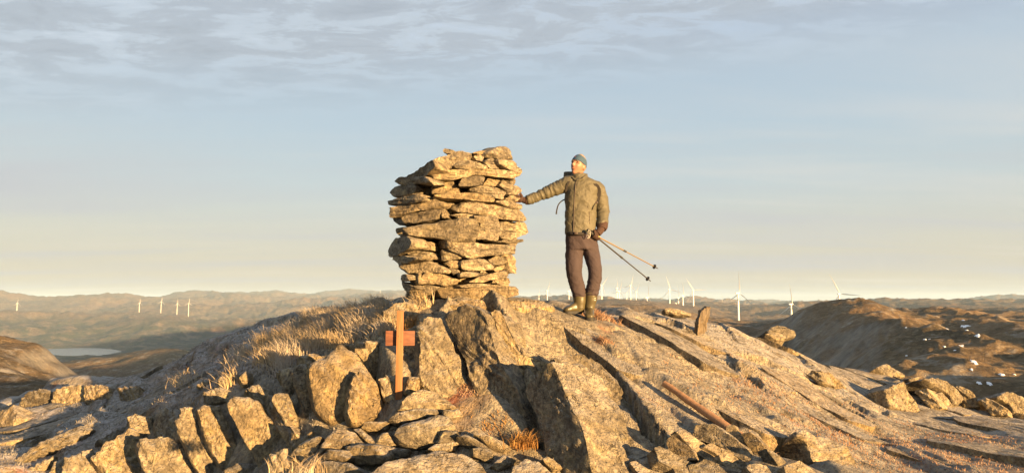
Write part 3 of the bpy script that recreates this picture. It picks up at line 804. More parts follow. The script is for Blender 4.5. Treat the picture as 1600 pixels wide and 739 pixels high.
# ------------------------------------------------------------------ the cairn
CX, CY, CR = P(713, 380, 8.15)[0], 8.15, 0.80
cairn_base = np.array([CX, CY, float(ground_z(CX, CY)[0])])
cairn = empty('cairn', tuple(cairn_base))
tag(cairn, 'tall round drystone cairn of flat golden stones on the summit', 'cairn')
CAIRN = [
 [(692,235),(695,232),(710,235),(713,238),(699,240),(694,238)],
 [(677,250),(688,245),(703,240),(720,237),(728,237),(738,240),(733,249),(711,257),(704,262),(682,269),(678,260)],
 [(632,277),(648,269),(664,259),(676,250),(680,262),(668,274),(643,279)],
 [(705,262),(712,253),(735,250),(760,259),(763,263),(735,266)],
 [(740,244),(751,241),(757,246),(753,253),(742,250)],
 [(738,239),(751,235),(764,236),(766,243),(753,242)],
 [(768,236),(781,229),(795,231),(801,238),(802,250),(783,249),(767,244)],
 [(756,253),(767,247),(777,251),(782,263),(767,264)],
 [(777,249),(802,251),(809,259),(816,266),(817,274),(807,276),(800,267),(781,257)],
 [(666,273),(678,269),(720,264),(732,266),(779,263),(800,267),(807,276),(805,281),(790,274),(744,272),(704,281),(676,281)],
 [(616,282),(622,277),(639,276),(643,283),(657,285),(643,290),(620,288)],
 [(641,277),(666,276),(674,285),(657,287),(643,283)],
 [(608,300),(612,295),(622,289),(637,286),(651,292),(651,302),(634,305),(615,309)],
 [(674,291),(676,282),(710,283),(717,299),(711,302),(674,302)],
 [(601,316),(616,311),(655,303),(661,311),(657,315),(622,320),(606,320)],
 [(605,325),(625,321),(681,312),(689,321),(674,326),(627,336),(609,342),(606,334)],
 [(673,306),(688,302),(720,303),(735,301),(762,305),(776,312),(770,316),(744,314),(723,312),(699,310)],
 [(626,344),(634,336),(673,329),(688,327),(688,341),(667,346),(643,349),(628,349)],
 [(689,326),(694,326),(700,340),(690,341)],
 [(717,289),(725,276),(756,274),(757,279),(753,290),(719,291)],
 [(758,285),(768,275),(790,273),(781,290),(770,292),(755,290)],
 [(781,290),(791,273),(804,285),(801,304),(797,303)],
 [(736,292),(753,291),(777,294),(790,301),(789,310),(784,312),(758,305),(737,299)],
 [(804,287),(813,294),(815,302),(805,305),(800,303)],
 [(774,315),(791,312),(816,321),(816,327),(798,324)],
 [(706,326),(711,319),(735,315),(774,320),(811,329),(819,339),(818,346),(788,341),(753,335),(718,333)],
 [(703,335),(726,333),(740,336),(739,343),(718,341)],
 [(742,336),(776,340),(777,347),(753,349),(741,345)],
 [(619,355),(640,353),(664,350),(690,345),(720,341),(740,342),(746,349),(746,360),(738,371),(735,376),(700,377),(693,373),(660,370),(627,367)],
 [(604,396),(607,382),(616,373),(634,368),(644,375),(643,386),(630,393),(625,398),(608,401)],
 [(643,374),(655,377),(673,378),(674,391),(660,390),(645,387)],
 [(680,382),(688,375),(700,377),(703,387),(688,389)],
 [(630,392),(641,389),(674,394),(678,405),(660,403),(634,398)],
 [(611,405),(615,399),(632,399),(655,405),(622,413)],
 [(622,414),(655,406),(666,406),(685,413),(697,421),(695,427),(671,424),(634,427),(623,421)],
 [(696,378),(720,377),(735,378),(770,381),(809,383),(811,396),(770,398),(753,400),(726,404),(704,390)],
 [(688,391),(703,390),(720,396),(722,404),(690,408)],
 [(694,411),(704,406),(716,408),(719,414),(714,420),(703,418)],
 [(699,421),(703,418),(717,422),(717,429),(703,427)],
 [(623,435),(632,428),(638,430),(639,438),(629,440)],
 [(637,431),(655,425),(657,443),(643,446)],
 [(655,431),(658,425),(688,427),(717,437),(713,443),(694,447),(685,444),(655,442)],
 [(628,440),(641,445),(646,450),(636,457),(630,449)],
 [(633,466),(641,454),(666,445),(685,448),(666,458),(648,466)],
 [(670,463),(678,454),(699,448),(735,449),(770,447),(805,448),(811,454),(807,462),(770,468),(735,467),(704,466)],
 [(748,350),(760,338),(777,337),(780,348),(782,372),(775,376),(758,373),(744,374),(748,362)],
 [(782,348),(788,346),(821,348),(827,357),(825,364),(798,374),(783,372)],
 [(781,377),(791,374),(818,374),(818,378),(798,381)],
 [(719,408),(737,404),(755,404),(771,416),(768,421),(735,423),(722,420)],
 [(763,406),(777,399),(788,400),(795,410),(784,414),(770,413)],
 [(791,401),(803,400),(806,410),(806,426),(798,426),(796,412)],
 [(770,420),(788,414),(789,420),(776,425)],
 [(717,429),(723,425),(749,425),(752,430),(735,433),(719,433)],
 [(733,441),(749,432),(795,422),(797,430),(774,436),(753,441)],
 [(772,442),(776,436),(797,434),(800,441),(784,445)],
 [(717,446),(744,442),(770,445),(798,444),(802,448),(753,449),(718,449)],
 # smaller stones wedged behind the gaps
 [(652,286),(674,286),(675,305),(660,309),(652,303)],
 [(682,312),(705,310),(712,325),(700,340),(688,322)],
 [(741,357),(752,352),(752,372),(742,374)],
 [(676,380),(688,390),(690,408),(680,408),(674,395)],
 [(750,422),(772,424),(770,432),(752,433)], [(785,302),(805,304),(815,310),(800,318),(788,312)],
 [(718,434),(745,432),(735,443),(718,443)],
]
rc = random.Random(3)
nback = 7
for k, poly in enumerate(CAIRN):
    pp = np.array(poly, float); cpx, cpy = pp[:, 0].mean(), pp[:, 1].mean()
    wide = (pp[:, 0].max() - pp[:, 0].min()) / 142.0
    # front of the drum at this place
    xx = P(cpx, cpy, CY - 0.5)[0] - CX
    top = max(0.0, (262 - cpy) / 30.0)              # the crown steps back
    R_ = CR - 0.22 * min(1, top)
    xx = max(-R_ * 0.97, min(R_ * 0.97, xx))
    yy = CY - math.sqrt(max(R_ * R_ - xx * xx, 0.02))
    back = 0.2 if k >= len(CAIRN) - nback else rc.uniform(-0.07, 0.07)
    az = math.degrees(math.asin(xx / R_)) * (0.85 if wide < 0.7 else 0.55) + rc.uniform(-13, 13)
    if k in (2, 11, 29, 31, 33, 39, 40, 42): az = min(az, -66)
    el = rc.uniform(-6, 14) + 10 * min(1, top)
    p0 = P(cpx, cpy, yy + back)
    th = min(0.62, max(0.26, wide * rc.uniform(0.6, 0.8)))
    bx, by = CX - p0[0], CY - p0[1]; L = math.hypot(bx, by)
    nn = ndir(az, el)
    ext = np.array([0.5 * bx / L - 0.5 * nn[0], 0.5 * by / L - 0.5 * nn[1], rc.uniform(-0.05, 0.03)])
    outline_stone('stone', poly, p0, az, el, th, MAT['cairn'], cairn, ext=ext, dome=rc.uniform(-0.01, 0.025), cuts=13, cut_lo=0.86,
                  strata=0.008, rough=0.8, bevel=0.006, layer=(rc.uniform(-.12, .12), rc.uniform(-.12, .12), 1), taper=0.75, grow=1.035)
# the far side and the core, laid in courses
def free_stone(sx, sy, sz, seed, cuts=10):
    N = 14
    ring = [(math.cos(2 * math.pi * k / N), math.sin(2 * math.pi * k / N)) for k in range(N)]
    O = np.array([(np.sign(x) * abs(x) ** 0.6 * sx / 2, np.sign(y) * abs(y) ** 0.6 * sy / 2, sz / 2) for x, y in ring])
    V, f = stone_from_outline(O, np.array([0, 0, 1.0]), sz, seed, dome=0.01, cuts=cuts, cut_lo=0.75, rough=0.9, strata=0.006, taper=0.95, res=40)
    me = orient(V, f); smooth(me, 38); me.name = 'stone'
    return me
SHAPES = [free_stone(0.46, 0.36, 0.12, 900), free_stone(0.38, 0.34, 0.15, 901), free_stone(0.55, 0.40, 0.10, 902), free_stone(0.33, 0.30, 0.13, 903), free_stone(0.5, 0.34, 0.14, 904)]
for me in SHAPES: me.materials.append(MAT['cairn'])
z_top = P(713, 240, 8.15)[2] - cairn_base[2]
nl = 13
for i in range(nl):
    zc = 0.06 + i * (z_top - 0.30) / (nl - 1)
    R_ = (0.60 if i > 3 else 0.50) - (0.12 if i > nl - 2 else 0)
    cnt = 7
    a0 = rc.uniform(0, 40)
    for j in range(cnt):
        a = math.radians(-12 + a0 * 0.5 + j * 200 / cnt)
        if i > nl - 3 and math.cos(a) < -0.2: continue
        #          # far half: +X round by +Y to -X
        o = obj('stone', SHAPES[rc.randrange(5)], None, cairn)
        rr_ = R_ * 0.80
        o.location = (math.cos(a) * rr_, math.sin(a) * rr_, zc + rc.uniform(-0.01, 0.02))
        o.rotation_euler = (rc.uniform(-.06, .06), rc.uniform(-.06, .06), a + math.pi / 2 + rc.uniform(-.3, .3))
    for j in range(2):
        o = obj('stone', SHAPES[rc.randrange(5)], None, cairn)
        o.location = ((-0.16 + 0.32 * j), rc.uniform(-0.1, 0.05), zc - 0.03)
        o.rotation_euler = (0, 0, rc.uniform(0, 3))
# ------------------------------------------------------------------ bedrock slabs (pieces of the summit) and loose stones
def slab(poly, az, el, thick=0.5, lift=0.10, anchor=None, foot=False, **kw):
    pp = np.array(poly, float)
    if foot: anchor = (pp[:, 0].mean(), pp[:, 1].max() - 1); lift *= 0.4
    a = anchor or (pp[:, 0].mean(), pp[:, 1].mean())
    g = G(*a)
    p0 = g * ((g[1] - lift) / g[1])
    kw.setdefault('cuts', 7); kw.setdefault('cut_lo', 0.93); kw.setdefault('rough', 0.9); kw.setdefault('strata', 0.014); kw.setdefault('grow', 1.06); kw.setdefault('taper', 1.0); kw.setdefault('layer', (0.75, 0.25, 0.55))
    o = outline_stone('rock_slab', poly, p0, az, el, thick, MAT['slab'], summit, **kw)
    return o
# left front: a row of split blocks
slab([(276,654),(282,645),(293,641),(305,645),(313,671),(324,693),(347,730),(352,748),(318,748),(300,717),(285,686)], 22, 22, 0.5, 0.26, grow=1.12, cuts=3)
slab([(311,645),(324,635),(346,634),(352,657),(365,674),(369,696),(365,722),(351,731),(334,708),(317,674)], 24, 24, 0.5, 0.24, grow=1.12, cuts=3)
slab([(359,633),(363,624),(387,623),(402,629),(414,650),(433,669),(446,691),(446,700),(419,711),(404,726),(394,703),(377,679)], 8, 18, 0.5, 0.22, grow=1.12, cuts=3)
slab([(217,688),(245,684),(283,689),(297,715),(314,748),(236,752),(222,715)], 24, 28, 0.5, 0.22, grow=1.12, cuts=3)
slab([(146,714),(167,692),(201,674),(213,681),(216,705),(230,748),(168,748),(156,726)], 26, 30, 0.5, 0.20, grow=1.12, cuts=3)
slab([(104,716),(143,700),(147,716),(164,748),(97,748)], 24, 34, 0.4, 0.18, grow=1.12, cuts=3)
slab([(73,744),(88,721),(102,716),(95,746)], 24, 34, 0.35, 0.16, grow=1.12, cuts=3)
slab([(14,726),(44,705),(73,688),(109,671),(136,664),(145,669),(126,683),(102,695),(58,711),(29,725)], 20, 50, 0.3, 0.12, grow=1.12, cuts=3)
slab([(25,742),(60,724),(88,712),(80,722),(50,742)], 20, 50, 0.3, 0.10, grow=1.12, cuts=3)
slab([(237,655),(247,645),(262,639),(276,643),(281,665),(282,687),(251,687),(240,676)], -50, 20, 0.4, 0.16, grow=1.12, cuts=3)
slab([(200,652),(215,647),(236,654),(239,675),(245,683),(220,686),(205,672)], 25, 30, 0.3, 0.14, grow=1.12, cuts=3)
slab([(425,625),(432,618),(448,616),(455,628),(463,652),(470,680),(467,690),(455,680),(447,668),(435,645)], 12, 20, 0.4, 0.20, grow=1.12, cuts=3)
slab([(402,631),(423,620),(434,645),(450,676),(452,700),(440,680),(425,658)], -55, 15, 0.35, 0.10, grow=1.12, cuts=3)
slab([(438,578),(458,575),(460,600),(456,622),(444,618)], 10, 20, 0.4, 0.16, grow=1.12, cuts=3)
slab([(458,582),(476,571),(481,583),(492,592),(488,616),(492,640),(501,662),(487,676),(474,645),(467,620),(461,601)], 14, 16, 0.5, 0.22, grow=1.12, cuts=3)
slab([(441,640),(452,632),(462,652),(466,678),(456,690),(446,664)], 20, 20, 0.3, 0.14, grow=1.12, cuts=3)
slab([(486,577),(505,566),(531,545),(556,558),(572,577),(589,612),(596,634),(590,652),(575,658),(553,668),(537,664),(520,657),(505,642),(493,623),(487,598)], 16, 24, 0.7, 0.24, dome=0.07, grow=1.12, cuts=3)
slab([(546,613),(549,594),(561,582),(569,584),(590,623),(595,636),(585,650),(570,658),(551,658),(545,640)], 22, 22, 0.4, 0.34, grow=1.12, cuts=3)
slab([(543,541),(571,535),(592,532),(595,556),(592,571),(601,583),(586,593),(577,579),(568,561)], 18, 20, 0.5, 0.20, grow=1.12, cuts=3)
slab([(592,596),(603,588),(618,588),(618,626),(610,636),(600,622)], 10, 25, 0.3, 0.12, grow=1.12, cuts=3)
slab([(632,612),(640,588),(654,590),(656,604),(640,616)], 15, 28, 0.3, 0.10, grow=1.12, cuts=3)
slab([(594,500),(602,480),(613,478),(614,500),(606,512)], 20, 20, 0.4, 0.14, grow=1.12, cuts=3)
slab([(352,736),(368,724),(402,728),(414,750),(360,760)], 6, 30, 0.4, 0.06, grow=1.12, cuts=3)
slab([(420,714),(444,703),(456,722),(448,748),(424,748)], -20, 24, 0.4, 0.10, grow=1.12, cuts=3)
slab([(456,668),(470,684),(484,676),(492,700),(470,716),(454,700)], -10, 20, 0.4, 0.08, grow=1.12, cuts=3)
slab([(386,606),(404,602),(424,612),(430,632),(414,640),(402,628)], 10, 26, 0.4, 0.12, grow=1.12, cuts=3)
slab([(318,612),(344,606),(362,612),(356,626),(326,630)], 14, 40, 0.3, 0.08, grow=1.12, cuts=3)
slab([(466,560),(486,552),(504,556),(490,574),(470,574)], 12, 36, 0.3, 0.08, grow=1.12, cuts=3)
slab([(0,712),(30,694),(62,680),(90,672),(70,688),(36,706),(8,722)], 10, 55, 0.3, 0.06, grow=1.12, cuts=3)
slab([(150,690),(180,672),(206,662),(200,672),(170,690)], 14, 50, 0.3, 0.08, grow=1.12, cuts=3)
# the face below the cairn
slab([(600,485),(620,473),(655,468),(693,470),(692,482),(680,500),(655,512),(630,512),(606,506)], 4, 34, 0.6, 0.04)
slab([(697,470),(730,468),(756,470),(758,480),(728,485),(694,484)], 6, 46, 0.5, 0.04)
slab([(765,472),(800,469),(850,471),(866,480),(830,484),(783,482)], 10, 60, 0.5, 0.05)
slab([(650,508),(668,496),(690,500),(706,536),(722,572),(738,606),(762,650),(772,668),(742,672),(704,652),(674,616),(657,590)], 22, 28, 0.7, 0.07, dome=0.03)
slab([(624,520),(650,512),(655,520),(655,590),(640,610),(626,600)], -30, 22, 0.5, 0.10)
slab([(692,486),(725,485),(748,484),(757,492),(776,545),(800,600),(822,652),(836,688),(806,676),(776,662),(752,620),(730,566),(708,520)], -38, 14, 0.55, 0.26, dome=0.0)
slab([(740,486),(752,484),(760,494),(781,548),(804,602),(826,654),(822,660),(796,606),(770,548)], 30, 22, 0.35, 0.34, dome=0.0)
slab([(768,484),(781,482),(800,524),(822,560),(838,574),(859,566),(846,580),(821,610),(800,566),(782,524)], 4, 22, 0.55, 0.16, dome=0.0)
slab([(823,610),(845,582),(864,566),(878,600),(896,640),(912,690),(926,748),(884,748),(856,702),(840,652)], -54, 10, 0.5, 0.20, dome=0.0)
slab([(866,566),(884,561),(905,559),(928,562),(943,568),(962,600),(985,632),(1006,662),(1027,694),(1000,702),(950,700),(914,692),(898,640),(880,600)], 22, 28, 0.6, 0.08, dome=0.04)
#slab([(950,579),(1002,579),(1040,578),(1080,608),(1092,640),(1080,668),(1050,690),(1036,696),(1012,664),(992,634),(968,606)], 22, 32, 0.5, 0.03, dome=0.02)
# broken ledges down the right-hand slope
slab([(1382,609),(1398,598),(1410,593),(1419,606),(1430,623),(1441,640),(1430,648),(1405,642),(1389,635)], 22, 18, 0.7, 0.16, grow=0.99, cuts=4, dome=0.012, foot=True)
slab([(1360,604),(1384,598),(1408,592),(1404,598),(1380,610)], 10, 70, 0.3, 0.05, grow=0.99, cuts=4, dome=0.012, foot=True)
slab([(1419,592),(1437,587),(1440,611),(1433,614)], 30, 16, 0.5, 0.12, grow=0.99, cuts=4, dome=0.012, foot=True)
slab([(1428,612),(1440,607),(1448,606),(1474,637),(1456,641)], -45, 12, 0.5, 0.16, grow=0.99, cuts=4, dome=0.012, foot=True)
slab([(1447,591),(1454,587),(1474,593),(1496,608),(1505,623),(1499,637),(1490,634),(1480,616),(1462,604)], 30, 18, 0.6, 0.20, grow=0.99, cuts=4, dome=0.012, foot=True)
slab([(1459,615),(1471,612),(1492,636),(1480,637)], 20, 16, 0.4, 0.18, grow=0.99, cuts=4, dome=0.012, foot=True)
slab([(1492,602),(1505,603),(1520,612),(1527,625),(1533,636),(1506,637),(1504,622)], -20, 16, 0.5, 0.16, grow=0.99, cuts=4, dome=0.012, foot=True)
slab([(1529,624),(1539,621),(1556,628),(1574,638),(1579,651),(1549,648)], -40, 14, 0.4, 0.14, grow=0.99, cuts=4, dome=0.012, foot=True)
slab([(1553,621),(1573,613),(1600,618),(1624,634),(1622,654),(1598,653),(1584,647),(1577,632)], 18, 16, 0.6, 0.16, grow=0.99, cuts=4, dome=0.012, foot=True)
slab([(1366,575),(1384,567),(1402,577),(1419,588),(1392,590)], 24, 30, 0.4, 0.10, grow=0.99, cuts=4, dome=0.012, foot=True)
slab([(1258,585),(1268,579),(1281,580),(1290,600),(1280,601)], -40, 10, 0.4, 0.12, grow=0.99, cuts=4, dome=0.012, foot=True)
slab([(1280,578),(1294,581),(1312,594),(1326,607),(1304,607),(1294,602)], 24, 24, 0.4, 0.10, grow=0.99, cuts=4, dome=0.012, foot=True)
#slab([(1240,527),(1256,528),(1282,544),(1274,549),(1254,541)], -35, 18, 0.4, 0.10, grow=0.99, cuts=4, dome=0.012, foot=True)
#slab([(1226,540),(1250,535),(1275,546),(1272,560),(1250,556)], 20, 40, 0.3, 0.07, grow=0.99, cuts=4, dome=0.012, foot=True)
#slab([(1084,533),(1104,530),(1138,548),(1128,556),(1100,546)], 20, 45, 0.25, 0.06, grow=0.99, cuts=4, dome=0.012, foot=True)
#slab([(1040,497),(1068,492),(1082,500),(1078,510),(1052,508)], 14, 45, 0.3, 0.06, grow=0.99, cuts=4, dome=0.012, foot=True)
# plates of bedrock, split along the foliation, on the open slope right of the cairn
rp = random.Random(77)
def pix(p):
    cp, sp = math.cos(PITCH), math.sin(PITCH)
    f = p[1] * cp + p[2] * sp; u = -p[1] * sp + p[2] * cp
    return W0 / 2 + F * p[0] / f, H0 / 2 - F * u / f
def plates(angle, acr, alr, accept, lens, wids, hs):
    ca_, sa_ = math.cos(angle), math.sin(angle); acv = acr[0]
    while acv < acr[1]:
        wd = rp.uniform(*wids)
        alv = alr[0] + rp.uniform(0, 1.5)
        while alv < alr[1]:
            ln = rp.uniform(*lens)
            ac0, al0 = acv + wd / 2, alv + ln / 2
            X, Y_ = ac0 * ca_ + al0 * sa_, ac0 * sa_ - al0 * ca_
            alv += ln + rp.uniform(0.01, 0.05)
            if not (4.8 < Y_ < 11.3 and abs(X) < 9): continue
            z_ = float(ground_z(X, Y_)[0]); qx, qy = pix((X, Y_, z_))
            if not accept(qx, qy): continue
            hw_, hl_ = wd / 2 - 0.012, ln / 2
            loc = [(-hw_, -hl_ * rp.uniform(.75, .95)), (-hw_ * rp.uniform(.2, .7), -hl_), (hw_ * rp.uniform(.5, .9), -hl_ * rp.uniform(.85, 1)), (hw_, -hl_ * rp.uniform(.4, .8)), (hw_ * rp.uniform(.8, 1.05), hl_ * rp.uniform(0, .4)),
                   (hw_ * rp.uniform(.6, 1), hl_ * rp.uniform(.8, .95)), (hw_ * rp.uniform(-.3, .4), hl_), (-hw_ * rp.uniform(.7, 1), hl_ * rp.uniform(.7, .95)), (-hw_ * rp.uniform(.85, 1.1), hl_ * rp.uniform(-.3, .3))]
            O = []; h_ = rp.uniform(*hs); tl = rp.uniform(-0.10, 0.06); tl2 = rp.uniform(-0.035, 0.035)
            for u_0, v_0 in loc:
                x_ = (ac0 + u_0) * ca_ + (al0 + v_0) * sa_; y_ = (ac0 + u_0) * sa_ - (al0 + v_0) * ca_
                O.append((x_, y_, float(cubic_up(_nt, np.array([(x_ + 13) / 0.2]), np.array([(y_ + 3) / 0.2]))[0]) + h_ + tl * u_0 + tl2 * v_0))
            O = np.array(O); c_ = O.mean(0); U_, S_, Vt = np.linalg.svd(O - c_); nn = Vt[2] * np.sign(Vt[2][2])
            _seed[0] += 1
            V, f = stone_from_outline(O, nn, 0.16, _seed[0], dome=0.004, cuts=3, cut_lo=0.95, rough=0.35, strata=0.006, layer=(0.75, 0.25, 0.55), taper=1.0, bevel=0.006, res=84, grow=1.0)
            me = orient(V, f); me.name = 'rock_slab'; smooth(me, 38)
            obj('rock_slab', me, MAT['plate'], summit)
        acv += wd
def right_ok(qx, qy):
    if qx < 868 or qx > 1610 or qy > 738 or qy < 496 or (qy > 640 and qx < 1300) or (qx < 1110 and qy > 562) or (qx < 965 and qy < 512): return False
    if qx > 1290 and qy > 648 and rp.random() < 0.25: return False
    return rp.random() > 0.06
plates(ang, (3.0, 12.5), (-10.5, 1.5), right_ok, (0.5, 1.7), (0.26, 0.62), (0.012, 0.065))
def left_ok(qx, qy):
    return -20 < qx < 400 and 572 < qy < 700 and qy < 712 - 0.20 * qx and rp.random() > 0.38
plates(math.radians(-38), (-11.5, 1.0), (-12.0, 0.0), left_ok, (0.5, 1.5), (0.25, 0.6), (0.0, 0.06))
# shaded outcrop at the far left
slab([(26,634),(38,616),(65,607),(79,611),(81,630),(72,647),(45,648)], 0, 25, 0.6, 0.20)
slab([(81,613),(110,602),(132,600),(134,622),(118,640),(80,652),(76,642)], -8, 22, 0.6, 0.20)
slab([(130,601),(152,600),(176,606),(182,628),(158,634),(132,630)], -14, 26, 0.6, 0.18)
slab([(182,606),(214,602),(214,626),(190,630)], -20, 26, 0.5, 0.12)
slab([(-20,650),(20,634),(28,652),(20,690),(-20,700)], -30, 25, 0.6, 0.12)
# frosted knobs of rock on the left shoulder
for poly, az in [([(308,601),(318,594),(330,592),(334,606),(322,612)], 25), ([(340,592),(350,584),(364,582),(366,600),(352,607),(342,604)], 20), ([(374,590),(384,580),(395,584),(396,602),(380,604)], 25),
                 ([(433,582),(442,575),(456,575),(458,600),(440,606)], 15), ([(384,610),(402,604),(424,612),(414,622),(392,624)], 22)]:
    slab(poly, az, 22, 0.25, 0.10, dome=0.03)

def stone(poly, az, el, thick, label, Y=None, lift=0.0, anchor=None, group='loose stones below the wooden cross', name='stone', mat='stone', clear=0.06, **kw):
    pp = np.array(poly, float)
    a = anchor or tuple(pp[pp[:, 1].argmax()])
    if Y is None:
        g = G(*a); p0 = g * ((g[1] - lift) / g[1])
    else:
        cx_, cy_ = pp[:, 0].mean(), min(pp[:, 1].mean(), 738)
        p0 = P(cx_, pp[:, 1].mean(), min(Y + 0.3, G(cx_, cy_)[1] - clear - 0.25 * thick))
    kw.setdefault('cuts', 8); kw.setdefault('cut_lo', 0.88); kw.setdefault('rough', 0.8); kw.setdefault('strata', 0.006)
    kw.setdefault('layer', (0.2, 0.3, 1))
    o = outline_stone(name, poly, p0, az, el, thick, MAT[mat], **kw)
    tag(o, label, 'stone', group)
    return o
XG = 'loose stones below the wooden cross'
stone([(450,714),(469,690),(488,681),(502,682),(497,700),(489,718),(470,724)], -15, 20, 0.25, 'leftmost dark rounded stone below the cross, sunlit only along its top', Y=5.45)
stone([(492,716),(505,690),(520,671),(537,667),(556,675),(572,694),(540,698),(506,704)], -4, 34, 0.35, 'rounded layered boulder with sunlit top, left of the cross foot', Y=5.5)
stone([(536,696),(560,693),(585,696),(592,704),(600,716),(596,724),(575,728),(551,726),(538,708)], -30, 8, 0.25, 'blocky shaded stone with a flat sunlit top in the stone heap', Y=5.22)
stone([(501,713),(513,702),(532,703),(543,716),(537,721),(503,720)], -30, 10, 0.25, 'dark wedge stone under the layered boulder', Y=5.28)
stone([(498,722),(520,719),(542,721),(562,731),(562,748),(512,748)], -25, 24, 0.3, 'flat dark stone lowest in the shaded heap', Y=5.0)
stone([(550,670),(560,668),(576,681),(587,694),(580,698),(565,684)], -28, 25, 0.2, 'thin leaning stone between the layered boulder and the cross', Y=5.55)
stone([(562,668),(568,659),(590,658),(608,657),(608,672),(572,673)], 6, 16, 0.25, 'wide flat sunlit stone left of the cross foot', Y=5.7)
stone([(583,688),(595,675),(607,676),(619,695),(607,701),(590,697)], 0, 20, 0.22, 'small round stone half in sun just below the cross', Y=5.45)
stone([(613,678),(629,660),(658,652),(686,649),(704,653),(716,664),(698,678),(682,694),(645,700),(624,691)], 10, 26, 0.45, 'biggest pale boulder right below the cross, frosted on its left', Y=5.55, dome=0.05)
stone([(606,656),(624,643),(653,638),(689,640),(692,648),(655,653),(626,661)], 12, 24, 0.35, 'long flat stone lying across the big pale boulder', Y=5.72)
stone([(691,640),(720,638),(725,649),(706,653),(693,648)], 14, 24, 0.25, 'short flat stone at the right end of the long flat one', Y=5.72)
stone([(621,638),(625,629),(641,615),(659,606),(680,611),(700,628),(714,638),(662,640)], 16, 28, 0.35, 'rounded sunlit stone right beside the foot of the cross', Y=5.95)
stone([(692,674),(704,672),(716,673),(717,691),(690,693),(682,692)], 20, 12, 0.25, 'square sunlit stone under the big pale boulder', Y=5.45)
stone([(666,703),(681,693),(719,690),(712,703),(690,706)], 16, 20, 0.25, 'flat sunlit stone beneath the square one', Y=5.4)
stone([(568,748),(580,734),(596,725),(620,715),(653,705),(688,704),(730,711),(760,726),(770,748),(760,770),(580,770)], 10, 50, 0.35, 'broad smooth pale boulder at the front edge below the cross', Y=4.85, dome=0.03)
stone([(590,704),(614,698),(640,702),(632,712),(604,720),(596,716)], -10, 24, 0.2, 'shaded stone wedged under the small round stone', Y=5.3)
stone([(716,680),(725,677),(750,690),(772,704),(771,713),(740,696)], 24, 26, 0.16, 'long bar shaped stone pointing down right of the cross heap', Y=5.35)
stone([(739,700),(754,698),(771,706),(772,716),(763,723),(739,712)], 16, 16, 0.22, 'small blunt stone under the bar shaped stone', Y=5.22)
stone([(742,678),(755,676),(785,690),(800,699),(790,705),(761,692)], 14, 44, 0.12, 'flat pale slate in front of the golden grass tuft', Y=5.45)
stone([(767,728),(785,710),(810,714),(800,728),(779,736)], 16, 26, 0.2, 'angular stone between the broad boulder and the grass tuft', Y=5.1)
stone([(790,750),(804,726),(819,715),(834,715),(852,729),(886,748),(880,765),(800,765)], 12, 50, 0.3, 'wide pale stone at the front edge left of the dark cleft', Y=4.85)
stone([(846,718),(855,712),(866,717),(880,732),(865,736)], 20, 26, 0.16, 'small rounded stone tucked beside the dark cleft', Y=5.1)
RG = 'tilted slabs piled around the wooden pole'
def rub(poly, az, el, th, Y, label, **kw): return stone(poly, az, el, th, label, Y=Y, group=RG, cuts=4, cut_lo=0.95, clear=0.10, dome=0.0, bevel=0.004, rough=0.6, taper=1.0, grow=1.07, **kw)
rub([(935,707),(945,689),(970,694),(996,700),(1026,706),(1040,727),(1017,729),(988,719),(966,728),(940,715)], 10, 48, 0.12, 5.35, 'large pale flat slab at the left end of the rubble')
rub([(929,720),(947,722),(990,738),(1000,752),(958,748),(933,729)], 16, 30, 0.15, 5.1, 'narrow sunlit slab under the large pale flat slab')
rub([(985,721),(1005,717),(1040,728),(1052,748),(1006,748)], 4, 52, 0.15, 5.05, 'frosted slab at the front edge below the large pale slab')
rub([(1026,701),(1034,698),(1068,718),(1102,731),(1112,750),(1088,750),(1058,732),(1032,721)], 30, 34, 0.12, 5.25, 'long slab slanting down beside the large pale slab')
rub([(1042,688),(1051,681),(1084,705),(1088,717),(1066,716),(1044,702)], -32, 20, 0.14, 5.5, 'shaded slab with a speckled upper rim left in the rubble')
rub([(1057,674),(1066,672),(1094,690),(1124,710),(1133,729),(1110,723),(1082,702)], 28, 36, 0.07, 5.45, 'thin sunlit blade of rock below the pole')
rub([(1083,684),(1089,664),(1114,663),(1140,680),(1161,697),(1172,716),(1162,719),(1128,697)], -36, 18, 0.16, 5.6, 'largest dark slab standing against the lower pole')
rub([(1134,674),(1139,664),(1149,665),(1165,694),(1175,706),(1173,713),(1160,698)], -30, 18, 0.1, 5.68, 'upright pointed slab touching the right of the pole')
rub([(1159,680),(1174,676),(1190,692),(1204,718),(1196,727),(1174,704)], -34, 16, 0.14, 5.65, 'dark slab right of the upright pointed one')
rub([(1100,698),(1111,692),(1146,708),(1168,723),(1156,728),(1120,708)], 24, 30, 0.09, 5.38, 'slim slab lying under the largest dark slab')
rub([(1124,712),(1136,707),(1160,720),(1184,736),(1192,752),(1156,750),(1130,724)], 24, 32, 0.1, 5.2, 'slab in the middle of the rubble front')
rub([(1076,728),(1104,717),(1138,732),(1152,752),(1086,752)], -28, 26, 0.14, 5.1, 'dark humped slab at the rubble front')
rub([(1166,728),(1187,725),(1232,735),(1246,752),(1186,752)], 8, 44, 0.12, 5.15, 'flat slab at the right front of the rubble')
rub([(1198,701),(1208,704),(1227,720),(1231,728),(1216,726)], 26, 24, 0.1, 5.55, 'little sunlit slab between the dark slab and the hollow')
rub([(1226,729),(1249,720),(1266,731),(1280,748),(1234,752)], 20, 30, 0.16, 5.35, 'rounded slab at the right end of the rubble')
rub([(1050,722),(1076,730),(1084,750),(1060,750)], 24, 30, 0.1, 5.08, 'small chip of slab at the front of the rubble')
stone([(1243,682),(1255,670),(1275,678),(1302,682),(1326,700),(1346,730),(1356,760),(1296,752),(1268,718),(1262,697)], 24, 30, 0.5, 'big tilted boulder beside the dark hollow at lower right', Y=5.75, group='single boulders', dome=0.04)
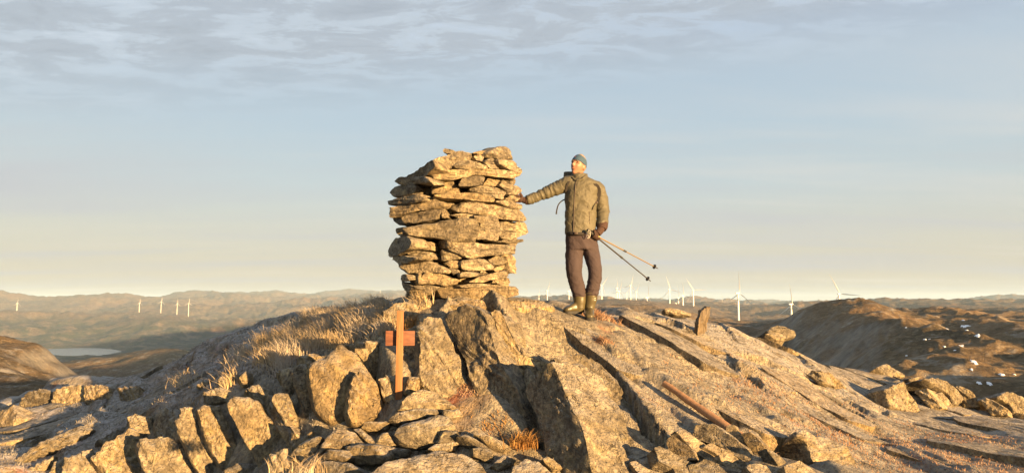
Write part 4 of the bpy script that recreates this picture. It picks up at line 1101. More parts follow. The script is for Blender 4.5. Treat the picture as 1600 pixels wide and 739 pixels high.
stone([(1201,515),(1212,509),(1228,511),(1242,517),(1244,526),(1224,530),(1206,524)], 16, 20, 0.4, 'golden rounded boulder perched on the right skyline', lift=0.02, group='single boulders')
stone([(1196,522),(1212,519),(1226,522),(1229,529),(1214,530)], 10, 40, 0.25, 'flat pale stone in front of the boulder on the right skyline', lift=0.1, group='single boulders')
stone([(1037,483),(1043,480),(1081,489),(1080,494),(1060,492),(1040,487)], 8, 20, 0.22, 'long flat beam of stone behind the upright post', lift=0.0, group='single boulders')
# ------------------------------------------------------------------ helpers for made things
def tube(path, radii, seg=12, caps=True, squash=None):
    """tube along a path; radii per point; squash = (across, along-normal) factors"""
    path = [np.asarray(p, float) for p in path]; n = len(path)
    V = []; F_ = []
    up = np.array([0.0, 0.0, 1.0]); prev = None
    for k in range(n):
        t = path[min(k + 1, n - 1)] - path[max(k - 1, 0)]; t /= np.linalg.norm(t) + 1e-12
        if prev is None:
            ref = up if abs(t @ up) < 0.9 else np.array([1.0, 0, 0])
            a = np.cross(t, ref)
        else: a = prev - t * (prev @ t)
        a /= np.linalg.norm(a); b = np.cross(t, a); prev = a
        r = radii[k] if hasattr(radii, '__len__') else radii
        for j in range(seg):
            th = 2 * math.pi * j / seg
            V.append(path[k] + r * (math.cos(th) * a * (squash[0] if squash else 1) + math.sin(th) * b * (squash[1] if squash else 1)))
    for k in range(n - 1):
        for j in range(seg):
            F_.append([k * seg + j, k * seg + (j + 1) % seg, (k + 1) * seg + (j + 1) % seg, (k + 1) * seg + j])
    if caps:
        F_.append(list(range(seg))[::-1]); F_.append([(n - 1) * seg + j for j in range(seg)])
    return V, F_
def merge(*parts):
    V, F_ = [], []
    for v, f in parts:
        o = len(V); V.extend([np.asarray(p, float) for p in v]); F_.extend([[i + o for i in q] for q in f])
    return V, F_
def boxv(c, sx, sy, sz, R=None):
    V = []
    for x in (-1, 1):
        for y in (-1, 1):
            for z in (-1, 1):
                p = np.array([x * sx / 2, y * sy / 2, z * sz / 2])
                V.append(np.asarray(c) + (R @ p if R is not None else p))
    return V, [[0, 1, 3, 2], [4, 6, 7, 5], [0, 4, 5, 1], [2, 3, 7, 6], [0, 2, 6, 4], [1, 5, 7, 3]]
def part(name, vf, mat, parent=None, base=(0, 0, 0), ang=35, bevel=0.0, loc=None):
    V, F_ = vf
    me = orient(np.array(V) - np.asarray(base), F_); me.name = name
    if bevel:
        bm = bmesh.new(); bm.from_mesh(me)
        bmesh.ops.bevel(bm, geom=bm.edges[:], offset=bevel, segments=2, affect='EDGES', profile=0.6)
        bm.to_mesh(me); bm.free()
    smooth(me, ang)
    return obj(name, me, mat, parent, loc)

# ------------------------------------------------------------------ the wooden cross
def wood(name, a, b, scale=60, stretch=(1, 1, 0.05)):
    t = NT(name); v = t.mapping(t.node('ShaderNodeTexCoord').outputs['Object'], stretch)
    n = t.noise(v, scale, 6, 0.65, 0.8); n2 = t.noise(v, scale * 0.25, 3, 0.5)
    c = t.mix(t.rng(n, 0.35, 0.68), a, b)
    c = t.mix(t.math('MULTIPLY', t.rng(n2, 0.55, 0.7), 0.4, True), c, tuple(x * 0.6 for x in a))
    return t.finish(c, 0.62, t.bump(n, 0.6, 0.003), 0.3)
MAT['post_wood'] = wood('pale_pine', (0.15, 0.062, 0.024), (0.26, 0.115, 0.045))
MAT['bar_wood'] = wood('red_stained_pine', (0.085, 0.032, 0.018), (0.16, 0.062, 0.032), 60, (0.05, 1, 1))
MAT['pole_wood'] = wood('barked_pole', (0.20, 0.11, 0.055), (0.33, 0.19, 0.10), 45, (1, 1, 0.06))
MAT['old_wood'] = wood('rotten_post', (0.035, 0.026, 0.018), (0.125, 0.09, 0.05), 30, (1, 1, 0.12))
MAT['nail'] = plain('rusty_nail', (0.10, 0.06, 0.04), 0.5, 0.5, 0.7)
def ball_(c, r):
    V = [np.asarray(c) + np.array([0, -r * 0.5, 0])] + [np.asarray(c) + np.array([r * math.cos(a), 0, r * math.sin(a)]) for a in np.linspace(0, 2 * math.pi, 9)[:-1]]
    return V, [[0, 1 + k, 1 + (k + 1) % 8] for k in range(8)] + [list(range(1, 9))]
cY = 6.15
top, bot = P(624, 491, cY), P(623, 640, cY)
cw = 10.5 / F * cY
base = np.array([(top[0] + bot[0]) / 2, cY, bot[2]])
cross = empty('wooden_cross', tuple(base))
tag(cross, 'plain wooden cross with pale upright and short red stained arm', 'cross')
hgt = top[2] - bot[2]
tilt = Matrix.Rotation(math.radians(8), 3, 'Z') @ Matrix.Rotation(math.radians(0.4), 3, 'Y')
tilt = np.array(tilt)
part('post', boxv(tilt @ np.array([0, 0, hgt / 2 - 0.02]), cw, 0.045, hgt + 0.10, tilt), MAT['post_wood'], cross, bevel=0.003)
az_ = P(625, 528.5, cY)[2] - bot[2]
aw = 45 / F * cY; ah = 23 / F * cY
part('crossbar', boxv(tilt @ np.array([0.003, 0.0225 + 0.012, az_]), aw, 0.022, ah, tilt), MAT['bar_wood'], cross, bevel=0.003)

for sx, sz in ((-0.012, 0.02), (0.012, -0.025)):
    c_ = tilt @ np.array([sx, -0.0235, az_ + sz])
    nl_ = part('nail', ball_(c_, 0.0045), MAT['nail'], cross)
# ------------------------------------------------------------------ the fallen pole and the upright post
a = G(1036, 607); a = a + np.array([0, -0.06, 0.05]); b = G(1137, 668); b = b * ((b[1] - 0.07) / b[1]); c2 = P(1212, 716, 5.35)
path = []
for k in range(14):
    t_ = k / 13; p = a + (b - a) * (t_ * 1.75) if False else a * (1 - t_) + (b + (b - a) * 0.30) * t_
    path.append(p + 0.0015 * np.array([math.sin(k * 1.3), math.cos(k * 2.1), math.sin(k * 0.9)]))
pole_base = path[-1]
vf = tube(path, [0.026 + 0.012 * k / 13 + 0.002 * math.sin(k * 2.2) for k in range(14)], 14)
o = part('wooden_pole', vf, MAT['pole_wood'], None, pole_base, 50, loc=tuple(pole_base))
tag(o, 'smooth brown wooden pole lying on the slab with its foot in rubble', 'pole')
# upright weathered post, splintered at the top
pb = G(1097, 524); pY = pb[1]
n_ = pb * ((pb[1] - 0.01) / pb[1])
o = outline_stone('upright_post', [(1089,524),(1091,506),(1094,492),(1096,485),(1101,482),(1106,478),(1110,479),(1109,490),(1107,506),(1103,522),(1097,528)], n_, 18, 4, 0.07, MAT['old_wood'], cuts=5, cut_lo=0.93, strata=0.014, layer=(1.0, 0.2, 0.12), rough=1.3, dome=0.0, bevel=0.004, taper=1.0)
tag(o, 'weathered flaking upright post leaning on the slope behind the man', 'post')

# ------------------------------------------------------------------ wind turbines
MAT['turbine'] = plain('turbine_white', (0.62, 0.61, 0.58), 0.4, 0.4)
def lathe(prof, seg=18):
    V = []; F_ = []
    for r, z in prof:
        for j in range(seg): V.append(np.array([r * math.cos(2 * math.pi * j / seg), r * math.sin(2 * math.pi * j / seg), z]))
    for k in range(len(prof) - 1):
        for j in range(seg): F_.append([k * seg + j, k * seg + (j + 1) % seg, (k + 1) * seg + (j + 1) % seg, (k + 1) * seg + j])
    F_.append(list(range(seg))[::-1]); F_.append([(len(prof) - 1) * seg + j for j in range(seg)])
    return V, F_
# unit parts, in metres: tower of unit height, nacelle along local +Y towards the rotor, blade along local Z
tower_me = orient(*(lambda v, f: (np.array(v), f))(*lathe([(2.9, 0), (2.75, 0.2), (2.4, 0.6), (1.9, 0.97), (1.9, 1.0)]))); smooth(tower_me, 40); tower_me.materials.append(MAT['turbine'])
nv = []
for y, w, h, zc in [(-8.0, 2.6, 2.4, 2.2), (-7.0, 3.6, 3.6, 2.2), (0, 3.9, 4.1, 2.2), (3.2, 3.6, 3.8, 2.2), (4.4, 2.8, 2.8, 2.2)]:
    for j in range(16):
        th = 2 * math.pi * j / 16; cth, sth = math.cos(th), math.sin(th)
        nv.append(np.array([np.sign(cth) * abs(cth) ** 0.45 * w / 2, y, zc + np.sign(sth) * abs(sth) ** 0.45 * h / 2]))
nf = [[k * 16 + j, k * 16 + (j + 1) % 16, (k + 1) * 16 + (j + 1) % 16, (k + 1) * 16 + j] for k in range(4) for j in range(16)] + [list(range(16)), [64 + j for j in range(16)]]
nac_me = orient(np.array(nv), nf); smooth(nac_me, 40); nac_me.materials.append(MAT['turbine'])
hv_, hf_ = lathe([(1.7, 0), (1.9, 1.0), (1.75, 2.2), (1.1, 3.3), (0.3, 3.8)], 16)
hub_me = orient(np.array([[p[0], p[2], p[1]] for p in hv_]), hf_); smooth(hub_me, 40); hub_me.materials.append(MAT['turbine'])
def blade_mesh(L):
    V = []; F_ = []; seg = 10; rows = 16
    for k in range(rows):
        t_ = k / (rows - 1); z = 1.0 + t_ * (L - 1.0)
        ch = 1.1 + 1.7 * sstep(0, 0.22, t_) - 2.2 * sstep(0.22, 1.0, t_); th_ = 1.0 * (1 - t_) ** 1.4 + 0.10
        ch = max(float(ch), 0.45); bend = 4.6 * t_ ** 2.2; sweep = -1.5 * t_ ** 2
        tw = math.radians(14 * (1 - t_))
        for j in range(seg):
            a = 2 * math.pi * j / seg; x, y = math.cos(a) * ch * 0.62 - 0.15 * ch, math.sin(a) * th_ * 0.6
            V.append(np.array([x * math.cos(tw) - y * math.sin(tw) + sweep, x * math.sin(tw) + y * math.cos(tw) - bend, z]))
        if k:
            for j in range(seg): F_.append([(k - 1) * seg + j, (k - 1) * seg + (j + 1) % seg, k * seg + (j + 1) % seg, k * seg + j])
    F_.append(list(range(seg))); F_.append([(rows - 1) * seg + j for j in range(seg)])
    return orient(np.array(V), F_)
blade_me = blade_mesh(54.0); smooth(blade_me, 50); blade_me.materials.append(MAT['turbine'])
TURBINES = [  # px, hub py, distance, yaw of the rotor (deg clockwise from away), blade phase, label
    (1153, 458, 1800, 62, 3, 'tallest white wind turbine, standing clear right of the upright post'),
    (1236, 475, 1950, 62, -4, 'wind turbine left of the dark hill, blade straight up'),
    (1311, 459, 1850, 48, -24, 'wind turbine peeking from behind the top of the dark hill'),
    (1011, 465, 2500, 66, 8, 'stubby looking wind turbine below the tip of the lower trekking pole'),
    (1046, 452, 2700, 40, -14, 'tall wind turbine leftmost of the cluster before the post'),
    (1056, 474, 3300, 60, 30, 'lowest small wind turbine in the cluster before the post'),
    (1060, 465, 3100, 65, -6, 'wind turbine just left of the middle of the cluster'),
    (1067, 462, 2700, 58, -3, 'wind turbine in the middle of the cluster before the post'),
    (1083, 453, 2800, 30, -30, 'wind turbine with blades in a V, rightmost of the cluster'),
    (1128, 472, 4300, 60, 0, 'small distant wind turbine between the post and the tallest turbine'),
    (985, 446, 3300, 40, 18, 'tall thin wind turbine above the stone skyline right of the man'),
    (967, 455, 2900, 55, 20, 'wind turbine with a curved raised blade right of the man'),
    (964, 450, 3800, 50, 0, 'wind turbine partly hidden behind the one with a curved blade'),
    (979, 458, 4600, 45, 35, 'tiny wind turbine between two taller ones right of the man'),
    (994, 456, 3900, 50, 25, 'thin wind turbine right of the tall thin one'),
    (940, 446, 3000, 35, 40, 'wind turbine directly beside the lower leg of the man'),
    (889, 455, 3100, 60, 10, 'wind turbine half hidden behind the boots of the man'),
    (855, 454, 3600, 45, 20, 'reddish lit wind turbine between the cairn and the boots'),
    (842, 460, 4600, 60, 5, 'faint wind turbine nearest the right edge of the cairn'),
    (27, 473, 5000, 20, 4, 'lone wind turbine on the far left ridge'),
    (218, 473, 4900, 20, 5, 'first of four wind turbines on the left hills, shortest'),
    (252, 471, 4900, 12, 8, 'second of four wind turbines on the left hills'),
    (277, 474, 4800, 15, 3, 'third of four wind turbines on the left hills'),
    (295, 473, 4800, 10, 6, 'fourth and rightmost of the wind turbines on the left hills'),
    (582, 468, 7000, 20, 20, 'tiny wind turbine on the skyline left of the cairn'),
]
for px, py, r, yaw, ph, lab in TURBINES:
    Y = r * math.cos(AZ(px)); h = P(px, py, Y)
    gz = float(far_height(np.array([h[0]]), np.array([Y]))[0])
    th_ = max(30.0, h[2] - 2.2 - gz)
    t_ = empty('wind_turbine', (h[0], Y, h[2] - 2.2 - th_))
    t_.rotation_euler = (0, 0, -math.radians(yaw))
    tag(t_, lab, 'wind turbine', 'wind turbines on the moor')
    k_ = 0.6 if px < 600 else (0.8 if r > 4000 else 0.9)
    tw = obj('tower', tower_me, None, t_); tw.scale = (k_, k_, th_)
    n_ = obj('nacelle', nac_me, None, t_, (0, 0, th_)); n_.scale = (k_, k_, k_)
    hb = obj('hub', hub_me, None, t_, (0, 4.3 * k_, th_ + 2.2 * k_)); hb.scale = (k_, k_, k_)
    for q in range(3):
        bl = obj('blade', blade_me, None, t_, (0, 5.8 * k_, th_ + 2.2 * k_)); bl.scale = (k_ * 0.8, k_, k_ ** 0.5 if px > 600 else k_); bl.rotation_euler = (0, math.radians(ph + 120 * q), 0)
# thin mast far off, left of the cairn
mb = P(594, 463, 8600); gz = float(far_height(mb[:1], np.array([8600.0]))[0])
o = part('mast', merge(tube([(0, 0, 0), (0, 0, mb[2] + 75 - gz)], [2.2, 1.0], 8), tube([(-3, 0, 50), (3, 0, 50)], 0.6, 6)), MAT['turbine'], loc=(mb[0], 8600, gz))
tag(o, 'hair thin mast on the skyline just left of the cairn', 'mast')
# ------------------------------------------------------------------ the man
MY = 8.0
def M(px, py, dy=0.0): return P(px, py, MY) + np.array([0.0, dy, 0.0])
def remesh(vf, voxel, smooth_it=6, factor=0.5):
    me = orient(np.array(vf[0]), vf[1])
    o = bpy.data.objects.new('tmp', me); C.objects.link(o)
    m = o.modifiers.new('r', 'REMESH'); m.mode = 'VOXEL'; m.voxel_size = voxel
    if smooth_it:
        s = o.modifiers.new('s', 'SMOOTH'); s.iterations = smooth_it; s.factor = factor
    dg = bpy.context.evaluated_depsgraph_get(); dg.update()
    res = bpy.data.meshes.new_from_object(o.evaluated_get(dg))
    bpy.data.objects.remove(o); bpy.data.meshes.remove(me)
    return res
def co_of(me):
    a = np.empty(len(me.vertices) * 3, np.float32); me.vertices.foreach_get('co', a); return a.reshape(-1, 3).astype(float)
def no_of(me):
    a = np.empty(len(me.vertices) * 3, np.float32); me.vertices.foreach_get('normal', a); return a.reshape(-1, 3).astype(float)
def set_co(me, V):
    me.vertices.foreach_set('co', np.asarray(V, np.float32).ravel()); me.update()
def loft(rings, seg=20, power=0.85):
    """rings: (centre, half width along X', half depth along Y', yaw deg)"""
    V, F_ = [], []
    for c, hw, hd, yaw in rings:
        y = math.radians(yaw); ux = np.array([math.cos(y), math.sin(y), 0]); uy = np.array([-math.sin(y), math.cos(y), 0])
        for j in range(seg):
            th = 2 * math.pi * j / seg; a, b = math.cos(th), math.sin(th)
            V.append(np.asarray(c) + ux * np.sign(a) * abs(a) ** power * hw + uy * np.sign(b) * abs(b) ** power * hd)
    n = len(rings)
    for k in range(n - 1):
        for j in range(seg): F_.append([k * seg + j, k * seg + (j + 1) % seg, (k + 1) * seg + (j + 1) % seg, (k + 1) * seg + j])
    F_.append(list(range(seg))[::-1]); F_.append([(n - 1) * seg + j for j in range(seg)])
    return V, F_
def limb(pts_, rad, seg=14, sub=4):
    """smooth tube through joints"""
    p = [np.asarray(q, float) for q in pts_]; out = []; rr_ = []
    ext_ = [2 * p[0] - p[1]] + p + [2 * p[-1] - p[-2]]; re = [rad[0]] + list(rad) + [rad[-1]]
    for k in range(1, len(ext_) - 2):
        for s in range(sub):
            t_ = s / sub
            a, b, c, d = ext_[k - 1:k + 3]
            out.append(0.5 * ((2 * b) + (-a + c) * t_ + (2 * a - 5 * b + 4 * c - d) * t_ ** 2 + (-a + 3 * b - 3 * c + d) * t_ ** 3)); rr_.append(re[k] + (re[k + 1] - re[k]) * t_)
    out.append(p[-1]); rr_.append(rad[-1])
    return tube(out, rr_, seg)
def ball(c, rx, ry, rz, R=None, nu=18, nv_=12):
    V, F_ = [], []
    for k in range(nv_ + 1):
        ph = math.pi * k / nv_
        for j in range(nu):
            th = 2 * math.pi * j / nu
            q = np.array([rx * math.sin(ph) * math.cos(th), ry * math.sin(ph) * math.sin(th), rz * math.cos(ph)])
            V.append(np.asarray(c) + (R @ q if R is not None else q))
    for k in range(nv_):
        for j in range(nu): F_.append([k * nu + j, k * nu + (j + 1) % nu, (k + 1) * nu + (j + 1) % nu, (k + 1) * nu + j])
    return V, F_
fabric_kw = dict(bump=1)
def cloth(name, col, rough=0.75, scale=9, bdist=0.012, var=0.12, sheen=0.0):
    t = NT(name); v = t.node('ShaderNodeTexCoord').outputs['Object']
    n = t.noise(t.mapping(v, (1, 1, 1.0)), scale, 5, 0.55, 1.0); w = t.noise(v, 160, 2, 0.5)
    c = t.mix(t.rng(n, 0.3, 0.7), tuple(x * (1 - var) for x in col), tuple(x * (1 + var) for x in col))
    nr = t.bump(t.math('ADD', n, t.math('MULTIPLY', w, 0.06)), 1.0, bdist)
    return t.finish(c, rough, nr, 0.3)
MAT['jacket'] = cloth('olive_jacket', (0.076, 0.070, 0.048), 0.6, 11, 0.018)
MAT['trousers'] = cloth('brown_trousers', (0.038, 0.028, 0.032), 0.85, 10, 0.014)
MAT['boot'] = plain('olive_rubber', (0.062, 0.052, 0.026), 0.4, 0.5, var=0.10, scale=18, bump=1, bdist=0.002)
MAT['sole'] = plain('black_rubber', (0.02, 0.019, 0.018), 0.7, 0.3, var=0.3, scale=60, bump=1, bdist=0.003)
MAT['glove'] = cloth('dark_brown_glove', (0.040, 0.022, 0.018), 0.85, 30, 0.006, 0.25)
MAT['skin'] = plain('skin', (0.24, 0.118, 0.08), 0.5, 0.35, var=0.10, scale=30, bump=1, bdist=0.001)
MAT['hair'] = plain('grey_hair', (0.20, 0.155, 0.115), 0.7, 0.3, var=0.35, scale=140, bump=1, bdist=0.004)
MAT['band'] = cloth('blue_headband', (0.030, 0.062, 0.105), 0.85, 60, 0.003, 0.1)
MAT['black'] = cloth('black_webbing', (0.022, 0.019, 0.018), 0.8, 60, 0.002, 0.2)
MAT['white'] = plain('white_plastic', (0.70, 0.68, 0.62), 0.5, 0.4)
MAT['dark'] = plain('dark_detail', (0.03, 0.018, 0.014), 0.5, 0.4)

fr_ = G(900, 494); fl_ = G(921, 499)
feetR = M(897, 494, 0.0); feetL = M(921, 498, -0.06)
gR = float(ground_z(feetR[0], feetR[1])[0]); gL = float(ground_z(feetL[0], feetL[1])[0])
zoff = 0.5 * ((gR - feetR[2]) + (gL - feetL[2]))
person = empty('person', tuple(np.array([M(908, 496)[0], MY, min(gR, gL)])))
tag(person, 'man in olive jacket, headband and rubber boots leaning one hand on the cairn', 'person')
PB = np.array(person.location)

# head frame: looks to the photograph's left, tipped a little towards his right shoulder
Hc = M(903.5, 259.5, -0.02)
yaw = math.radians(-37); roll = math.radians(13); pit = math.radians(-6)
f_ = np.array([math.sin(yaw), -math.cos(yaw), 0.0]); r_ = np.array([math.cos(yaw), math.sin(yaw), 0.0]); u_ = np.array([0, 0, 1.0])
HB = np.array(Matrix.Rotation(roll, 3, 'Y')) @ np.stack([r_, -f_, u_], 1)
HB = HB @ np.array(Matrix.Rotation(pit, 3, 'X'))
# local head axes: x = picture right, y = back of head (face at -y), z = up
def head_local():
    nu, nv_ = 64, 48
    V, F_ = [], []
    for k in range(nv_ + 1):
        ph = math.pi * k / nv_
        for j in range(nu):
            th = 2 * math.pi * j / nu
            d = np.array([math.sin(ph) * math.cos(th), math.sin(ph) * math.sin(th), math.cos(ph)])
            x, y, z = d * np.array([0.074, 0.098, 0.124])
            if z < -0.01:                                     # narrow towards the jaw
                t_ = min(1, (-0.01 - z) / 0.115); x *= 1 - 0.30 * t_; y = y * (1 - 0.30 * t_) - 0.018 * t_
            if y < 0 and z > -0.1: y *= 0.94
            q = np.array([x, y, z])
            if y < 0:
                def g(cx, cz, sx, sz): return math.exp(-((x - cx) / sx) ** 2 - ((z - cz) / sz) ** 2)
                q[1] -= 0.026 * g(0, -0.030, 0.013, 0.020) + 0.013 * g(0, -0.008, 0.010, 0.022)   # nose
                q[1] += 0.012 * (g(-0.031, 0.004, 0.016, 0.011) + g(0.031, 0.004, 0.016, 0.011))      # sockets
                q[1] -= 0.006 * (g(-0.03, 0.026, 0.024, 0.009) + g(0.03, 0.026, 0.024, 0.009))        # brows
                q[1] -= 0.006 * (g(-0.042, -0.030, 0.018, 0.018) + g(0.042, -0.030, 0.018, 0.018))    # cheeks
                q[1] -= 0.007 * g(0, -0.064, 0.020, 0.008) - 0.005 * g(0, -0.070, 0.022, 0.004)       # lips
                q[1] -= 0.012 * g(0, -0.100, 0.022, 0.016)                                            # chin
            V.append(q)
    for k in range(nv_):
        for j in range(nu): F_.append([k * nu + j, k * nu + (j + 1) % nu, (k + 1) * nu + (j + 1) % nu, (k + 1) * nu + j])
    return V, F_
hv2, hf2 = head_local()
H = lambda p: Hc + HB @ np.asarray(p, float)
head = ([H(p) for p in hv2], hf2)
ears = merge(ball(H((0.073, 0.012, -0.008)), 0.012, 0.020, 0.032, HB, 10, 8), ball(H((-0.073, 0.012, -0.008)), 0.012, 0.020, 0.032, HB, 10, 8))
neck = limb([H((0, 0.02, -0.06)), M(905, 278, 0.01), M(907, 290, 0.02)], [0.056, 0.058, 0.075])
# skeleton points
hipR, hipL = M(898, 384), M(922, 384)
kneR, kneL = M(897.5, 428, -0.03), M(929, 424, -0.03)
ankR, ankL = M(906, 464, 0.02), M(924.5, 462, 0.01)
shR, shL = M(889, 287, 0.0), M(936, 290, 0.03)
elR, elL = M(858, 299, 0.03), M(942.5, 324, 0.06)
wrR, wrL = M(826, 312, 0.04), M(938, 356, -0.05)
body = merge(head, ears, neck,
    loft([(M(908, 384), .15, .10, 0), (M(907, 360), .14, .10, 0), (M(907, 320), .145, .10, 0), (M(910, 294), .16, .09, 0), (M(908, 284), .10, .07, 0)]),
    limb([hipR, kneR, ankR], [.075, .052, .038]), limb([hipL, kneL, ankL], [.07, .05, .038]),
    limb([shR, elR, wrR], [.05, .042, .030]), limb([shL, elL, wrL], [.05, .042, .030]))
me = remesh(body, 0.0055, 2, 0.3)
set_co(me, co_of(me) - PB); smooth(me); me.name = 'body'
bodyo = obj('body', me, MAT['skin'], person)
# eyes, brows, mouth
for sx in (-1, 1):
    e = part('eye', ball(H((sx * 0.030, -0.083, 0.003)), 0.011, 0.006, 0.0045, HB, 10, 6), MAT['dark'], bodyo, PB, 60)
    part('eyebrow', limb([H((sx * 0.013, -0.094, 0.020)), H((sx * 0.030, -0.093, 0.025)), H((sx * 0.047, -0.081, 0.019))], [.0035, .0045, .003], 8), MAT['hair'], bodyo, PB, 60)
part('mouth', limb([H((-0.022, -0.088, -0.068)), H((0, -0.100, -0.0675)), H((0.022, -0.088, -0.068))], [.002, .0042, .002], 8), plain('lips', (0.30, 0.10, 0.08), 0.5), bodyo, PB, 60)
# hair: short, grey, above and behind the band
hv3 = []
for p in hv2:
    p = np.array(p); hv3.append(p * np.array([1.06, 1.07, 1.05]) + np.array([0, 0.004, 0.002]))
hv3 = np.array(hv3)
keep = (hv3[:, 2] > 0.05 - 0.75 * (hv3[:, 1] + 0.02)) | ((hv3[:, 1] > 0.035) & (hv3[:, 2] > -0.07))
hv3 += (0.004 * np.stack([fbm(hv3 * 90, 2), fbm(hv3 * 90 + 9, 2), fbm(hv3 * 90 + 19, 2)], 1)) + 0.0
hf3 = [f for f in hf2 if all(keep[i] for i in f)]
me = mesh_np('hair', np.array([H(p) for p in hv3]) - PB, hf3)
bm = bmesh.new(); bm.from_mesh(me); bmesh.ops.delete(bm, geom=[v for v in bm.verts if not v.link_faces], context='VERTS')
bmesh.ops.recalc_face_normals(bm, faces=bm.faces); bmesh.ops.solidify(bm, geom=bm.faces[:], thickness=0.006); bm.to_mesh(me); bm.free(); smooth(me)
obj('hair', me, MAT['hair'], person)
# headband
def band_ring(z0, z1, grow):
    V, F_ = [], []; seg = 48; rows = 7
    for k in range(rows):
        t_ = k / (rows - 1); zz = z0 + (z1 - z0) * t_
        for j in range(seg):
            th = 2 * math.pi * j / seg; cx_, sx_ = math.cos(th), math.sin(th)
            yb = sx_
            z = zz - 0.022 * yb                                # drops over the ears to the nape
            rr0 = math.sqrt(max(0.0, 1 - (z / 0.127) ** 2))
            q = np.array([cx_ * (0.074 * rr0 + grow), sx_ * ((0.098 if sx_ > 0 else 0.094) * rr0 + grow), z])
            V.append(H(q))
    for k in range(rows - 1):
        for j in range(seg): F_.append([k * seg + j, k * seg + (j + 1) % seg, (k + 1) * seg + (j + 1) % seg, (k + 1) * seg + j])
    return V, F_
o_, i_ = band_ring(0.012, 0.088, 0.0095), band_ring(0.012, 0.088, 0.001)
n0 = len(o_[0]); rim = []
for j in range(48):
    k = (j + 1) % 48; rim.append([j, k, n0 + k, n0 + j]); rim.append([n0 - 48 + j, n0 - 48 + k, 2 * n0 - 48 + k, 2 * n0 - 48 + j])
hb_ = part('headband', (o_[0] + i_[0], o_[1] + [[q + n0 for q in f] for f in i_[1]] + rim), MAT['band'], person, PB, 60)
lg = []
for k, dx_ in enumerate((-0.016, -0.010, -0.004)):
    yv = -(0.094 * math.sqrt(1 - (0.066 / 0.127) ** 2) + 0.0105)
    lg.append(boxv(H((dx_ - 0.006, yv + 0.0022, 0.072)), 0.003, 0.002, 0.004, HB))
part('logo', merge(*lg), plain('red_print', (0.45, 0.10, 0.07), 0.6), hb_, PB, 60)

# jacket
torso = loft([(M(907, 367), .160, .112, 0), (M(907, 352), .163, .116, 0), (M(907, 330), .166, .120, -3), (M(908, 306), .174, .122, -5), (M(910, 292), .185, .118, -5), (M(910, 284), .150, .100, -5), (M(906, 279), .088, .088, -8), (M(905, 272), .074, .078, -10)], 28)
slR = limb([M(898, 291, 0), shR, elR, M(838, 307, 0.037), M(824, 312.5, 0.04)], [.085, .080, .066, .052, .050], 16)
slL = limb([M(926, 298, 0.0), M(934, 296, 0.02), elL, M(941, 343, 0.0), M(940, 354, -0.045)], [.080, .076, .070, .060, .058], 16)
hood = loft([(M(899, 282, 0.09), .10, .05, -8), (M(898, 274, 0.10), .115, .055, -8), (M(897, 267, 0.10), .10, .05, -8)], 20)
me = remesh(merge(torso, slR, slL, hood), 0.009, 5, 0.5)
V = co_of(me); N_ = no_of(me)
# folds: drapes run across the sleeves and fan over the chest
q = V - PB
fold = ridged(np.stack([q[:, 0] * 5 + q[:, 2] * 3.5, q[:, 1] * 6, q[:, 2] * 10 - q[:, 0] * 4], 1), 3)
armw = sstep(M(880, 300)[0], M(872, 300)[0], V[:, 0])
foldA = ridged(np.stack([q[:, 0] * 22 + q[:, 2] * 9, q[:, 1] * 5, q[:, 2] * 4 + 3], 1), 2)
V = V + N_ * ((0.0085 * fold * (1 - armw) + 0.008 * foldA * armw))[:, None]
# open the neck: the collar stands round it
set_co(me, V - PB); smooth(me); me.name = 'jacket'
jac = obj('jacket', me, MAT['jacket'], person)
def on_front(px, py, push=0.008):
    """point on the front of the jacket at a pixel"""
    d = RAY(px, py); bestq = None
    hit, loc, nrm, idx = jac.ray_cast(Vector(-PB), Vector(d))
    p = np.array(loc) + PB if hit else M(px, py, -0.12)
    return p - d * push
part('zip', limb([on_front(x, y, 0.003) for x, y in ((901, 280), (899, 290), (898, 305), (897, 322), (896.5, 340), (896, 356), (896, 364))], [.0045] * 7, 8), MAT['dark'], jac, PB, 60)
part('collar', limb([on_front(x, y, 0.004) for x, y in ((894, 277), (897, 280), (901, 282), (907, 281), (913, 277), (917, 273))], [.011, .012, .011, .012, .012, .011], 8), MAT['jacket'], jac, PB, 60)
for poly in ([(918, 322), (921, 334), (921.5, 350)],):
    part('pocket_zip', limb([on_front(x, y, 0.002) for x, y in poly], [.0035] * 3, 8), MAT['dark'], jac, PB, 60)

# trousers
me = remesh(merge(loft([(M(908, 390), .155, .115, 0), (M(908, 378), .165, .12, 0), (M(907.5, 362), .160, .112, 0)], 24),
    limb([M(899, 376), M(897, 398), M(896.5, 415, -0.02), M(898, 432, -0.02), M(903, 450, 0.0), M(906, 463, 0.02)], [.088, .094, .088, .078, .068, .062], 18),
    limb([M(920, 376), M(924, 396), M(928, 414, -0.02), M(929.5, 430, -0.03), M(926.5, 448, -0.01), M(924.5, 461, 0.01)], [.086, .084, .074, .068, .064, .058], 18)), 0.009, 4, 0.5)
V = co_of(me); N_ = no_of(me); q = V - PB
low = sstep(M(900, 425)[2], M(900, 455)[2], V[:, 2])
V = V + N_ * (0.006 * ridged(np.stack([q[:, 0] * 5, q[:, 1] * 6, q[:, 2] * 7 + q[:, 0] * 6], 1), 3) + 0.008 * low * ridged(np.stack([q[:, 0] * 4, q[:, 1] * 4, q[:, 2] * 20], 1), 2))[:, None]
set_co(me, V - PB); smooth(me); me.name = 'trousers'
tro = obj('trousers', me, MAT['trousers'], person)

